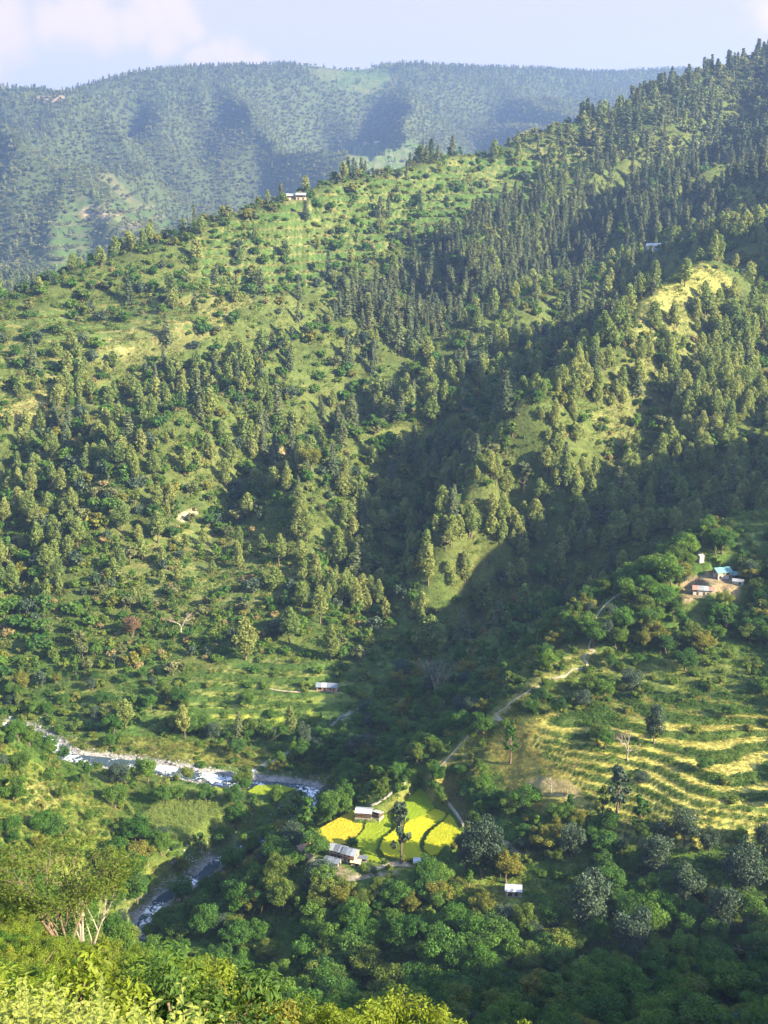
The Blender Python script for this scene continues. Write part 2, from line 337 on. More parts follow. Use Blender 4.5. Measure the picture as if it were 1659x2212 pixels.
def world_poly(poly, z): return np.array([atz(u, v, z) for u, v in poly])
def flatten(pts, z, fall, slope=(0, 0)):
    """level the sheet inside a ground outline, easing off over fall metres"""
    global GZ
    x0, y0 = pts[:, 0].min() - fall, pts[:, 1].min() - fall; x1, y1 = pts[:, 0].max() + fall, pts[:, 1].max() + fall
    m = (GX > x0) & (GX < x1) & (GY > y0) & (GY < y1)
    if not m.any(): return
    x, y = GX[m], GY[m]; ins = inpoly(x, y, [tuple(p[:2]) for p in pts])
    d = polydist(x, y, np.vstack([pts, pts[:1]]))[0]; d = np.where(ins, 0, d)
    k = sstep(fall, 0, d); c = pts[:, :2].mean(0)
    GZ[m] = GZ[m] * (1 - k) + (z + slope[0] * (x - c[0]) + slope[1] * (y - c[1])) * k
corn_poly = [(262,1725),(330,1694),(420,1708),(470,1712),(560,1722),(570,1740),(505,1762),(500,1790),(440,1800),(395,1820),(330,1790),(285,1760)]
flatten(world_poly(corn_poly, 13.2), 13.2, 10)
for nme, (poly, z, ch) in PLOTS.items():
    pw = world_poly(poly, z); plot_world[nme] = pw; flatten(pw, z, 2.2)
PADS = {  # name: (u, v, half width, half depth, turn)
 'farm': (736, 1854, 8.5, 5.0, -25), 'tin_shed': (793, 1763, 3.4, 2.0, -8), 'hut_low': (910, 1868, 3, 2.5, 0), 'shed_low': (1109, 1930, 4, 3.5, -6),
 'village_low': (1518, 1284, 8, 6, -10), 'village_up': (1560, 1248, 8, 6, 14), 'village_tower': (1512, 1214, 3, 3, 0), 'village_side': (1594, 1262, 4, 3, 0),
 'pink_hut': (707, 1490, 7, 4.5, -6), 'ridge_houses': (640, 432, 10, 6, 0), 'spur_houses': (1200, 620, 14, 8, 0), 'upper_house': (1411, 543, 9, 7, 0), 'far_house': (816, 312, 32, 20, 0),
}
def ray_ground(u, v, ymin=60, lift=0.0):
    """where the line of sight through (u, v) meets the sheet"""
    ys = np.concatenate([np.arange(ymin, 600, .6), np.arange(600, 1700, 2.0), np.arange(1700, 6500, 8)])
    p = at(u, v, ys) if False else None
    z = CAM_Z + tanv(v) * ys; dep = ys * C16 - (z - CAM_Z) * S16; x = (u - CU) / FPX * dep
    g = bil(gx, gy, GZ, x, ys) + lift
    i = np.argmax(z < g)
    if i == 0: i = len(ys) - 1
    f0, f1 = z[i - 1] - g[i - 1], z[i] - g[i]; t = f0 / (f0 - f1) if f0 != f1 else 0
    y = ys[i - 1] + t * (ys[i] - ys[i - 1]); x = x[i - 1] + t * (x[i] - x[i - 1])
    return np.array([x, y, float(bil(gx, gy, GZ, np.array([x]), np.array([y]))[0])])
YMIN = {'pink_hut': 400, 'ridge_houses': 800, 'spur_houses': 780, 'upper_house': 800, 'far_house': 2300}
pad_pos = {}
def pad_rect(p, hw, hd, turn):
    c, s = math.cos(R(turn)), math.sin(R(turn))
    return np.array([[p[0] + c * a * hw - s * b * hd, p[1] + s * a * hw + c * b * hd, p[2]] for a, b in ((-1,-1),(1,-1),(1,1),(-1,1))])

def ground(x, y): return bil(gx, gy, GZ, np.atleast_1d(np.asarray(x, float)), np.atleast_1d(np.asarray(y, float)))
GU, GV, _ = project(GX, GY, GZ)
riser = np.zeros(GX.shape)
plotmask = np.zeros(GX.shape, bool)
for pw in list(plot_world.values()) + [world_poly(corn_poly, 13.2)]:
    m = near & inpoly(GX, GY, [tuple(p[:2]) for p in pw]); plotmask |= m
TERR = [  # outline in the picture, nearest, farthest, step height, strength
 ([(1140,1610),(1170,1550),(1260,1510),(1400,1490),(1700,1470),(1700,1800),(1500,1835),(1280,1800),(1255,1700)], 280, 420, 1.5, 1.0),
 ([(380,1470),(560,1420),(780,1440),(790,1560),(700,1600),(450,1600)], 410, 500, 2.2, 1.0),
 ([(80,1500),(380,1470),(450,1590),(200,1580)], 410, 500, 2.4, .8),
 ([(1150,1480),(1280,1400),(1480,1340),(1700,1330),(1700,1480),(1300,1510)], 360, 450, 1.8, .55),
 ([(1570,1130),(1600,1090),(1720,1080),(1720,1210),(1580,1190)], 420, 500, 2.6, 1.0),
 ([(440,500),(640,430),(950,358),(1150,310),(1350,250),(1400,300),(1120,470),(860,530),(600,640),(430,620)], 740, 1300, 6.0, 1.0),
 ([(1420,420),(1700,350),(1700,480),(1450,520)], 850, 1100, 4.6, .9),
 ([(0,680),(420,640),(440,720),(180,790),(0,790)], 640, 850, 4.0, .8),
 ([(0,810),(140,810),(330,860),(300,930),(0,920)], 600, 760, 3.0, .6),
 ([(40,560),(170,430),(330,440),(400,500),(180,640)], 1700, 2300, 13, .9),
 ([(740,390),(760,290),(900,310),(1010,340),(900,400)], 1900, 2600, 11, .9),
 ([(700,190),(740,150),(850,150),(830,215)], 2500, 3100, 11, .8),
 ([(280,200),(420,180),(420,215),(280,230)], 2500, 3000, 11, .6),
 ([(940,1890),(1120,1900),(1260,1930),(1260,2010),(1020,2000)], 250, 320, 1.5, .9),
 ([(1000,1760),(1130,1750),(1250,1830),(1100,1870),(1000,1850)], 290, 350, 1.6, .9),
 ([(250,1180),(420,1130),(640,1200),(660,1290),(420,1330),(250,1290)], 490, 620, 2.6, .5),
 ([(860,960),(1000,900),(1120,880),(1010,1010)], 560, 700, 2.6, .6),
]
terr_w = np.zeros(GX.shape)
for poly, y0, y1, st, k in TERR:
    y0, y1 = farther(y0), farther(y1); st = st * (1.4 if y0 > 1650 else 1)
    m = (GY > y0) & (GY < y1); idx = np.where(m)
    ins = inpoly(GU[idx] + 14 * fbm(GX[idx] / 30, GY[idx] / 30, 2), GV[idx] + 8 * fbm(GX[idx] / 30, GY[idx] / 30 + 9, 2), poly) & ~plotmask[idx] & (rd[idx] > 14)
    idx = tuple(a[ins] for a in idx)
    x, y = GX[idx], GY[idx]; z = GZS[idx] * .85 + GZ[idx] * .15 if y0 < 1650 else GZ[idx]
    zz = z / st + .6 * fbm(x / (30 * st), y / (30 * st), 2, .5, 3)
    f = zz - np.floor(zz); e = sstep(.58, .92, f)
    nz_ = (np.floor(zz) + e * .9 + f * .1) * st - (zz - z / st) * st
    GZ[idx] = GZ[idx] * (1 - k) + nz_ * k
    riser[idx] = np.maximum(riser[idx], sstep(.52, .60, f) * k); terr_w[idx] = k
carve()
for nme, (u, v, hw, hd, tr) in PADS.items():
    p = ray_ground(u, v, YMIN.get(nme, 200)); pad_pos[nme] = p
    flatten(pad_rect(p, hw, hd, tr), p[2], 1.0 if nme == 'tin_shed' else 1.6 if nme == 'farm' else max(3.0, hd * .6))
GU, GV, GD = project(GX, GY, GZ)

# ------------------------------------------------------------------ colours of the ground itself
def c3(*c): return np.array(c)
grassy, dryg, olive, straw, earth, gravel = c3(.060,.105,.022), c3(.17,.155,.05), c3(.105,.115,.03), c3(.33,.28,.12), c3(.36,.25,.17), c3(.27,.26,.245)
COLR = np.empty(GX.shape + (3,))
n1 = fbm(GX / 26, GY / 26, 4, .55, 11); n2 = fbm(GX / 7, GY / 7, 3, .5, 12); n3 = fbm(GX / 160, GY / 160, 3, .5, 13)
t = sstep(-.15, .35, n1 + .4 * n2)[..., None]
COLR[:] = grassy * (1 - t) + olive * t
COLR *= (1 + .35 * n2)[..., None]
mk = (sstep(430, 560, GY) * .7)[..., None]; COLR = COLR * (1 - mk) + (c3(.066,.08,.026) * (1 + .45 * n1 + .3 * n2)[..., None]) * mk
fk = (sstep(1500, 2000, GY) * .75)[..., None]; COLR = COLR * (1 - fk) + c3(.045,.062,.028) * fk
def paint(poly, y0, y1, c, k=1.0, soft=10, nsc=18):
    y0, y1 = farther(y0), farther(y1)
    m = (GY > y0) & (GY < y1); idx = np.where(m)
    w1 = fbm(GX[idx] / nsc, GY[idx] / nsc, 3, .5, 21); w2 = fbm(GX[idx] / nsc + 31, GY[idx] / nsc, 3, .5, 22)
    ins = inpoly(GU[idx] + soft * w1 * 2, GV[idx] + soft * w2, poly)
    idx = tuple(a[ins] for a in idx)
    kk = (k * np.clip(.75 + .6 * fbm(GX[idx] / 9, GY[idx] / 9, 3, .5, 23), 0, 1))[:, None]
    COLR[idx] = COLR[idx] * (1 - kk) + c * kk
gold = c3(.27,.235,.06)
# right fields: ripe gold on the treads
paint([(1060,1600),(1120,1540),(1200,1540),(1400,1560),(1700,1530),(1700,1800),(1500,1835),(1250,1800),(1100,1730)], 280, 420, gold, .95, 14)
paint([(1450,1640),(1700,1560),(1700,1790),(1500,1800),(1300,1700)], 280, 420, c3(.29,.27,.075), .8, 20)
paint([(1100,1500),(1250,1440),(1500,1420),(1700,1400),(1700,1540),(1200,1560)], 340, 450, c3(.13,.125,.035), .7, 20)
paint([(1130,1690),(1170,1678),(1235,1690),(1258,1712),(1250,1730),(1150,1712)], 280, 360, c3(.27,.21,.12), .75, 6)
paint([(1570,1130),(1600,1090),(1720,1080),(1720,1190),(1590,1180)], 420, 500, c3(.24,.25,.06), .9, 6)
paint(corn_poly, 340, 400, c3(.15,.19,.045), .9, 3)
# yards and slips
paint([(1470,1250),(1540,1240),(1600,1262),(1600,1290),(1540,1285),(1480,1300)], 390, 460, earth, .85, 6, 6)
paint([(1590,1205),(1660,1200),(1665,1232),(1600,1230)], 400, 480, c3(.38,.24,.17), .8, 5, 6)
paint([(640,1830),(680,1850),(770,1885),(860,1880),(860,1892),(760,1900),(690,1880),(640,1850)], 290, 350, c3(.30,.23,.15), .8, 4, 6)
paint([(1000,1905),(1090,1915),(1130,1935),(1080,1950),(1010,1930)], 270, 320, c3(.24,.16,.08), .7, 4, 6)
# the grass knoll, the pale meadows and the crest of the near spur
paint([(1380,650),(1440,590),(1480,560),(1530,570),(1590,615),(1560,640),(1490,640),(1430,680)], 640, 800, c3(.23,.225,.07), .9, 10)
paint([(1280,900),(1400,640),(1500,640),(1540,800),(1460,1000),(1360,1000)], 560, 760, c3(.20,.19,.07), .5, 26)
paint([(165,760),(250,720),(330,690),(410,690),(380,720),(300,745),(220,775)], 640, 850, straw, .95, 9)
paint([(0,880),(60,865),(110,850),(100,890),(40,915),(0,920)], 600, 760, straw, .95, 7)
paint([(230,990),(290,985),(285,1005),(235,1005)], 560, 720, straw, .95, 5)
paint([(90,1040),(170,1010),(190,1040),(110,1060)], 560, 720, straw, .6, 6)
paint([(0,690),(420,640),(470,560),(560,500),(760,460),(700,540),(560,640),(440,740),(300,790),(0,790)], 640, 1000, c3(.19,.18,.07), .5, 20)
paint([(380,1115),(420,1098),(430,1108),(390,1130)], 540, 640, c3(.40,.34,.26), .9, 3)
paint([(600,972),(640,965),(650,982),(615,990)], 560, 720, c3(.34,.20,.13), .9, 3)
paint([(650,1290),(400,1240),(400,1255),(640,1305)], 490, 600, c3(.18,.18,.05), .8, 6)
paint([(440,1450),(740,1440),(740,1500),(560,1560),(450,1600),(440,1500)], 410, 500, c3(.15,.17,.03), .75, 14)
paint([(455,1545),(530,1540),(540,1570),(460,1580)], 410, 470, c3(.24,.25,.04), .9, 4)
paint([(574,1550),(640,1545),(640,1580),(580,1585)], 410, 470, c3(.23,.27,.035), .95, 4)
paint([(660,1530),(735,1520),(735,1550),(665,1560)], 410, 470, c3(.23,.27,.035), .9, 4)
paint([(130,1600),(300,1590),(480,1610),(620,1630),(560,1660),(330,1640),(150,1625)], 405, 450, c3(.20,.19,.045), .75, 8)
paint([(830,1540),(900,1530),(930,1580),(870,1600)], 380, 450, c3(.16,.16,.04), .7, 8)
# left bank and farm surroundings
paint([(0,1600),(150,1680),(250,1750),(300,1830),(220,1900),(0,1900)], 270, 400, c3(.165,.19,.035), .7, 24)
paint([(50,1680),(130,1700),(120,1780),(60,1800)], 270, 400, c3(.26,.24,.10), .6, 16)
paint([(370,1960),(460,1890),(500,1870),(490,1905),(420,1960),(370,2010)], 280, 350, c3(.20,.21,.03), .95, 5)
paint([(940,1890),(1120,1900),(1260,1930),(1260,2010),(1060,1990)], 250, 320, c3(.13,.14,.025), .7, 12)
paint([(1050,1945),(1200,1960),(1200,2010),(1100,2005)], 250, 320, c3(.20,.15,.05), .8, 8)
paint([(900,1860),(1300,1880),(1659,1900),(1659,2212),(500,2212),(420,2050),(640,1890)], 225, 322, c3(.05,.12,.02), .35, 10)
# far range: slips, fields
paint([(60,560),(170,430),(330,440),(395,500),(180,640)], 1700, 2300, c3(.105,.10,.048), .55, 16, 90)
paint([(175,455),(250,450),(330,500),(300,520),(260,480),(190,475)], 1700, 2300, c3(.36,.26,.18), .8, 9, 50)
paint([(210,370),(240,380),(330,460),(385,490),(340,490),(260,430)], 1700, 2500, c3(.13,.115,.06), .6, 8, 60)
paint([(75,205),(130,203),(140,215),(85,212)], 2300, 2800, c3(.50,.34,.24), .9, 4, 60)
paint([(740,390),(760,310),(900,320),(1010,345),(900,400)], 1900, 2600, c3(.12,.125,.055), .6, 10, 80)
paint([(740,190),(790,170),(850,165),(860,185),(800,205)], 2500, 3100, c3(.10,.105,.042), .7, 6, 80)
paint([(640,142),(740,152),(800,165),(700,175)], 2600, 3100, c3(.11,.12,.05), .6, 6, 80)
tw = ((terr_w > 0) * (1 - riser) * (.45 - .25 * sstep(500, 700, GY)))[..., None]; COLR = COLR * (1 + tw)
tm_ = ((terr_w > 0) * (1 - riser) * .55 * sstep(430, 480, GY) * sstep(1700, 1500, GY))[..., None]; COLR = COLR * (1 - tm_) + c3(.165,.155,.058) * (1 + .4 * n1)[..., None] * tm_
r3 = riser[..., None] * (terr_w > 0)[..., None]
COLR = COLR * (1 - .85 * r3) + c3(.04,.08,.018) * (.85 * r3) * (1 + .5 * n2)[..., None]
# river bed and crest path wear
gk = sstep(halfw + 1.8, halfw + .2, rd + 2 * nzr) * (GY < 470) * (GY > 200)
gk = np.maximum(np.clip(gk, 0, 1), sstep(2.2, 1.0, sdist + 1.5 * nzr) * .6)[..., None]
COLR = COLR * (1 - gk) + (gravel * (1 + .5 * n2)[..., None]) * gk
spur_path_px = [(1420,1232),(1330,1290),(1290,1330),(1283,1365),(1272,1400),(1284,1408),(1262,1420),(1268,1440),(1238,1447),(1222,1460),(1180,1470),(1150,1490),(1105,1518),(1092,1530),(1072,1545),(1085,1560),(1060,1555),(1030,1578),(1000,1605),(960,1648),(930,1680)]
spur_path = smooth_line([ray_ground(u, v, 330) for u, v in spur_path_px], 6)
crest = np.array([at(*p) for p in V if p in [(1260,1410,400),(1180,1455,390),(1090,1530,378),(1030,1585,369),(960,1655,357),(900,1705,349)]])
cd, _, _ = polydist(GX, GY, crest)
kc = (sstep(6, 1.5, cd + 3 * n2) * near * .75)[..., None]; COLR = COLR * (1 - kc) + c3(.27,.25,.08) * kc
COLR = np.clip(COLR, .004, .8)

# ------------------------------------------------------------------ materials
def new_mat(name):
    m = bpy.data.materials.new(name); m.use_nodes = True; nt = m.node_tree; nt.nodes.clear()
    out = nt.nodes.new('ShaderNodeOutputMaterial'); return m, nt, out
class NT:
    def __init__(s, nt): s.n, s.l = nt.nodes, nt.links
    def node(s, t, ins=None, **kw):
        n = s.n.new(t)
        for k, v in kw.items(): setattr(n, k, v)
        for k, v in (ins or {}).items():
            if isinstance(v, bpy.types.NodeSocket): s.l.new(v, n.inputs[k])
            else: n.inputs[k].default_value = v
        return n
def leaf_mat(name, stops, transl=.35, rough=.65, noise=3.0, nk=.35):
    """foliage: colour differs from plant to plant and clump to clump, light comes through the leaves"""
    m, nt, out = new_mat(name); T = NT(nt)
    oi = T.node('ShaderNodeObjectInfo')
    rp = T.node('ShaderNodeValToRGB', {'Fac': oi.outputs['Random']}); e = rp.color_ramp.elements
    while len(e) < len(stops): e.new(.5)
    for i, c in enumerate(stops): e[i].position = i / max(1, len(stops) - 1); e[i].color = (*c, 1)
    tcn = T.node('ShaderNodeTexCoord')
    ns = T.node('ShaderNodeTexNoise', {'Vector': tcn.outputs['Object'], 'Scale': noise, 'Detail': 3.0})
    mr = T.node('ShaderNodeMapRange', {'Value': ns.outputs['Fac'], 'From Min': .3, 'From Max': .7, 'To Min': 1 - nk, 'To Max': 1 + nk})
    mu = T.node('ShaderNodeVectorMath', {0: rp.outputs['Color'], 'Scale': mr.outputs[0]}, operation='SCALE')
    df = T.node('ShaderNodeBsdfPrincipled', {'Base Color': mu.outputs[0], 'Roughness': rough, 'Specular IOR Level': .18})
    warm = T.node('ShaderNodeMixRGB', {'Fac': 1.0, 'Color1': mu.outputs[0], 'Color2': (1.5, 1.45, .7, 1)}, blend_type='MULTIPLY')
    tr = T.node('ShaderNodeBsdfTranslucent', {'Color': warm.outputs[0]})
    mx = T.node('ShaderNodeMixShader', {0: transl, 1: df.outputs[0], 2: tr.outputs[0]})
    nt.links.new(mx.outputs[0], out.inputs['Surface']); return m
def plain_mat(name, c, rough=.8, var=.25, scale=6.0, bump=.0, c2=None, spec=.3, metal=0.0, objrand=0.0):
    m, nt, out = new_mat(name); T = NT(nt)
    tcn = T.node('ShaderNodeTexCoord')
    ns = T.node('ShaderNodeTexNoise', {'Vector': tcn.outputs['Object'], 'Scale': scale, 'Detail': 6.0, 'Roughness': .65})
    c2 = c2 or tuple(x * (1 - var) for x in c)
    mr = T.node('ShaderNodeMapRange', {'Value': ns.outputs['Fac'], 'From Min': .35, 'From Max': .65})
    mx = T.node('ShaderNodeMixRGB', {'Fac': mr.outputs[0], 'Color1': (*c2, 1), 'Color2': (*c, 1)})
    src = mx.outputs[0]
    if objrand:
        oi = T.node('ShaderNodeObjectInfo')
        r2 = T.node('ShaderNodeMapRange', {'Value': oi.outputs['Random'], 'To Min': 1 - objrand, 'To Max': 1 + objrand})
        src = T.node('ShaderNodeVectorMath', {0: src, 'Scale': r2.outputs[0]}, operation='SCALE').outputs[0]
    b = T.node('ShaderNodeBsdfPrincipled', {'Base Color': src, 'Roughness': rough, 'Specular IOR Level': spec, 'Metallic': metal})
    if bump:
        bp = T.node('ShaderNodeBump', {'Height': ns.outputs['Fac'], 'Strength': bump, 'Distance': .3}); nt.links.new(bp.outputs[0], b.inputs['Normal'])
    nt.links.new(b.outputs[0], out.inputs['Surface']); return m
def ground_mat():
    m, nt, out = new_mat('ground_cover'); T = NT(nt)
    at_ = T.node('ShaderNodeAttribute', attribute_name='Col')
    geo = T.node('ShaderNodeNewGeometry')
    n_a = T.node('ShaderNodeTexNoise', {'Vector': geo.outputs['Position'], 'Scale': .55, 'Detail': 6.0, 'Roughness': .7})
    n_b = T.node('ShaderNodeTexNoise', {'Vector': geo.outputs['Position'], 'Scale': .06, 'Detail': 5.0, 'Roughness': .6})
    f1 = T.node('ShaderNodeMapRange', {'Value': n_a.outputs['Fac'], 'From Min': .3, 'From Max': .7, 'To Min': .55, 'To Max': 1.45})
    f2 = T.node('ShaderNodeMapRange', {'Value': n_b.outputs['Fac'], 'From Min': .3, 'From Max': .7, 'To Min': .75, 'To Max': 1.25})
    ff = T.node('ShaderNodeMath', {0: f1.outputs[0], 1: f2.outputs[0]}, operation='MULTIPLY')
    mu = T.node('ShaderNodeVectorMath', {0: at_.outputs['Color'], 'Scale': ff.outputs[0]}, operation='SCALE')
    b = T.node('ShaderNodeBsdfPrincipled', {'Base Color': mu.outputs[0], 'Roughness': .95, 'Specular IOR Level': .05})
    bp = T.node('ShaderNodeBump', {'Height': n_a.outputs['Fac'], 'Strength': .8, 'Distance': .9}); nt.links.new(bp.outputs[0], b.inputs['Normal'])
    nt.links.new(b.outputs[0], out.inputs['Surface']); return m

def mesh_np(name, verts, faces, mats, mat_idx=None, smooth=False):
    """faces: (n,3) or (n,4) int array, or list of such arrays"""
    me = bpy.data.meshes.new(name)
    fl = faces if isinstance(faces, list) else [faces]
    fl = [np.asarray(f, np.int32) for f in fl if len(f)]
    verts = np.asarray(verts, np.float32)
    me.vertices.add(len(verts)); me.vertices.foreach_set('co', verts.ravel())
    loops = np.concatenate([f.ravel() for f in fl]); me.loops.add(len(loops)); me.loops.foreach_set('vertex_index', loops)
    cnt = np.concatenate([np.full(len(f), f.shape[1], np.int32) for f in fl])
    st = np.concatenate([[0], np.cumsum(cnt)[:-1]]).astype(np.int32)
    me.polygons.add(len(cnt)); me.polygons.foreach_set('loop_start', st); me.polygons.foreach_set('loop_total', cnt)
    for m in (mats if isinstance(mats, (list, tuple)) else [mats]): me.materials.append(m)
    if mat_idx is not None: me.polygons.foreach_set('material_index', np.asarray(mat_idx, np.int32))
    me.polygons.foreach_set('use_smooth', np.full(len(cnt), smooth))
    me.update(calc_edges=True); return me
def link(name, me, parent=None, loc=None, label=None, cat=None, group=None, kind=None):
    o = bpy.data.objects.new(name, me); col.objects.link(o)
    if parent is not None: o.parent = parent
    if loc is not None: o.location = loc
    tag(o, label, cat, group, kind); return o
def tag(o, label=None, cat=None, group=None, kind=None):
    if label: o['label'] = label
    if cat: o['category'] = cat
    if group: o['group'] = group
    if kind: o['kind'] = kind

# ------------------------------------------------------------------ the ground sheet
ny_, nx_ = GX.shape
ii = np.arange(ny_ * nx_).reshape(ny_, nx_)
quads = np.stack([ii[:-1, :-1], ii[:-1, 1:], ii[1:, 1:], ii[1:, :-1]], -1).reshape(-1, 4)
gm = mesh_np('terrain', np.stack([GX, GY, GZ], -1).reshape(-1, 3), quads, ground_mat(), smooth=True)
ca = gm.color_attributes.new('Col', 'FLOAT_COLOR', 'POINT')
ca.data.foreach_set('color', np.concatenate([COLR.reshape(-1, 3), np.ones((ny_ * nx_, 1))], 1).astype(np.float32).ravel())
link('terrain', gm, kind='structure', label='steep green valley sides and mountain slopes')
# ------------------------------------------------------------------ plant shapes, all one metre tall, set on the origin
M = {}
M['bark'] = plain_mat('bark', (.16,.12,.09), .9, .5, 9)
M['bark_pale'] = plain_mat('bark_pale', (.42,.37,.31), .85, .4, 9)
M['pine'] = leaf_mat('pine_needles', [(.115,.17,.05),(.17,.22,.062),(.225,.25,.08),(.14,.19,.055)], .42, .6, 6)
M['cedar'] = leaf_mat('cedar_needles', [(.07,.105,.055),(.10,.13,.062),(.13,.15,.065),(.085,.12,.06)], .25, .65, 6)
M['broad'] = leaf_mat('broad_leaves', [(.035,.10,.014),(.075,.165,.02),(.05,.12,.026),(.11,.19,.024),(.04,.105,.02),(.145,.18,.03)], .38, .5, 5)
M['oak'] = leaf_mat('oak_leaves', [(.038,.064,.040),(.056,.088,.052),(.046,.074,.046)], .15, .5, 6)
M['shrub'] = leaf_mat('shrub_leaves', [(.045,.11,.016),(.095,.165,.02),(.15,.185,.03),(.065,.135,.02),(.19,.19,.045)], .38, .55, 4)
M['far'] = leaf_mat('far_leaves', [(.08,.10,.04),(.12,.14,.05),(.15,.16,.065),(.09,.115,.045)], .3, .7, 4)
M['dry'] = leaf_mat('dry_leaves', [(.19,.15,.06),(.24,.20,.09)], .3, .7, 4)
M['rust'] = leaf_mat('rust_leaves', [(.18,.12,.07),(.15,.10,.055)], .3, .7, 4)
M['sunny'] = leaf_mat('sunny_shrub_leaves', [(.12,.185,.018),(.17,.215,.022),(.095,.16,.018),(.20,.215,.03)], .42, .5, 5)
M['grass'] = leaf_mat('grass_blades', [(.13,.15,.03),(.19,.18,.05),(.10,.13,.025)], .35, .7, 2)
M['grass_gold'] = leaf_mat('ripe_grass_blades', [(.30,.26,.075),(.36,.31,.11),(.25,.24,.06)], .35, .7, 2)
M['weeds'] = leaf_mat('weed_leaves', [(.04,.105,.014),(.07,.145,.018),(.105,.155,.022),(.04,.10,.022)], .35, .6, 2)
M['corn'] = leaf_mat('maize_leaves', [(.19,.27,.06),(.23,.30,.075),(.26,.30,.09)], .35, .6, 2)
M['olive'] = leaf_mat('olive_leaves', [(.13,.145,.022),(.17,.17,.03)], .35, .6, 5)

def unit(v): return v / np.maximum(np.linalg.norm(v, axis=-1, keepdims=True), 1e-9)
def cards(cen, nrm, size, r, aspect=.75, jit=.6, droop=0.0):
    """one folded leaf spray per centre, facing roughly along nrm"""
    n = len(cen); nn = unit(nrm + r.normal(size=(n, 3)) * jit)
    t = unit(np.cross(nn, r.normal(size=(n, 3)))); b = np.cross(nn, t)
    s = (size * r.uniform(.6, 1.35, n))[:, None]
    t *= s; b *= s * aspect
    fold = nn * s * r.uniform(-.25, .25, (n, 1))
    v = np.stack([cen - t, cen - b * .9 + fold, cen + t, cen + b * .9 + fold], 1).reshape(-1, 3)
    if droop: v[:, 2] -= droop * np.abs(r.normal(size=len(v)))
    return v, np.arange(4 * n).reshape(n, 4)
def clump_cards(clumps, n, size, r, shell=.55, jit=.55, flat=1.0):
    """sprays over a set of ellipsoid clumps (x, y, z, rx, rz)"""
    cl = np.array(clumps, float); w = cl[:, 3] ** 2 + cl[:, 3] * cl[:, 4]; w /= w.sum()
    k = r.choice(len(cl), n, p=w)
    d = unit(r.normal(size=(n, 3))); rad = (shell + (1 - shell) * r.random(n) ** .5)[:, None]
    off = d * rad * cl[k][:, [3, 3, 4]]
    nr = unit(d * np.array([1, 1, flat]) + np.array([0, 0, .25]))
    return cards(cl[k, :3] + off, nr, size, r, .8, jit)
def tube(pts, rad, sides=6):
    pts = np.array(pts, float); n = len(pts); vs = []; ref = np.array([.31, .77, .55])
    for i in range(n):
        d = unit(pts[min(i + 1, n - 1)] - pts[max(i - 1, 0)]); a = unit(np.cross(d, ref)); b = np.cross(d, a)
        an = np.linspace(0, 2 * np.pi, sides, endpoint=False)
        vs.append(pts[i] + rad[i] * (np.cos(an)[:, None] * a + np.sin(an)[:, None] * b))
    v = np.concatenate(vs); f = []
    for i in range(n - 1):
        for k in range(sides):
            f.append((i * sides + k, i * sides + (k + 1) % sides, (i + 1) * sides + (k + 1) % sides, (i + 1) * sides + k))
    return v, np.array(f)
def joinvf(L):
    vs, fs, o = [], [], 0
    for v, f in L: vs.append(v); fs.append(np.asarray(f) + o); o += len(v)
    return np.concatenate(vs), np.concatenate(fs)
def trunk_with_limbs(r, top, limbs, rad=.018, sides=6, lean=.02):
    a = [(0, 0, -.03)]; x = y = 0
    for i in range(1, 6): x += r.normal() * lean; y += r.normal() * lean; a.append((x, y, top * i / 5))
    rr = [rad * 1.5] + [rad * (1 - .75 * i / 5) for i in range(1, 6)]
    L = [tube(a, rr, sides)]
    for e in limbs:
        h = min(e[2] * r.uniform(.5, .75), top * .95); f = h / top * 5; i = min(int(f), 4); p = np.array(a[i]) + (np.array(a[i + 1]) - np.array(a[i])) * (f - i)
        q = np.array(e); m = (p + q) / 2 + np.array([0, 0, -.02])
        L.append(tube([p, m, q], [rad * .45, rad * .3, rad * .12], 4))
    return joinvf(L)

def shape_pine(r, n, size):
    cl = []; lo = r.uniform(.16, .34); wid = r.uniform(.17, .25)
    N = 28
    for i in range(N):
        t = (i + r.random()) / N; z = lo + (.97 - lo) * t
        w = wid * (math.sin(math.pi * min(1, .22 + .80 * t)) ** .7) * r.uniform(.55, 1.1); a = i * 2.4 + r.uniform(-.4, .4)
        s = .062 + .045 * r.random() * (1 - .5 * t)
        cl.append((math.cos(a) * w * .8, math.sin(a) * w * .8, z, s, s * 1.15))
    cl.append((0, 0, .96, .04, .05))
    for i in range(8): cl.append((r.normal() * .02, r.normal() * .02, lo + (.9 - lo) * i / 8, wid * .45, .07))
    crown = clump_cards(cl, n, size, r, .5, .5)
    tr = trunk_with_limbs(r, .93, [c[:3] for c in cl[:10]], .017)
    return tr, crown
def shape_cedar(r, n, size):
    V_, F_ = [], []; cen, nrm = [], []; wid = r.uniform(.15, .22); tiers = 15
    for i in range(tiers):
        t = i / tiers; z = .10 + .88 * t; w = wid * (1 - t) ** .85 + .015; nb = 7
        for b in range(nb):
            a = b * 2 * math.pi / nb + i * .6 + r.uniform(-.3, .3); wl_ = w * r.uniform(.6, 1.15)
            m = max(2, int(n / (tiers * nb)))
            s = r.random(m) ** .6
            cen.append(np.stack([np.cos(a + r.normal(size=m) * .18) * wl_ * s, np.sin(a + r.normal(size=m) * .18) * wl_ * s, z - .05 * s * w / wid + r.normal(size=m) * .008], 1))
            nrm.append(np.tile([math.cos(a) * .45, math.sin(a) * .45, 1.0], (m, 1)))
    cen, nrm = np.concatenate(cen), np.concatenate(nrm)
    return trunk_with_limbs(r, .97, [], .014), cards(cen, nrm, size, r, .6, .35)
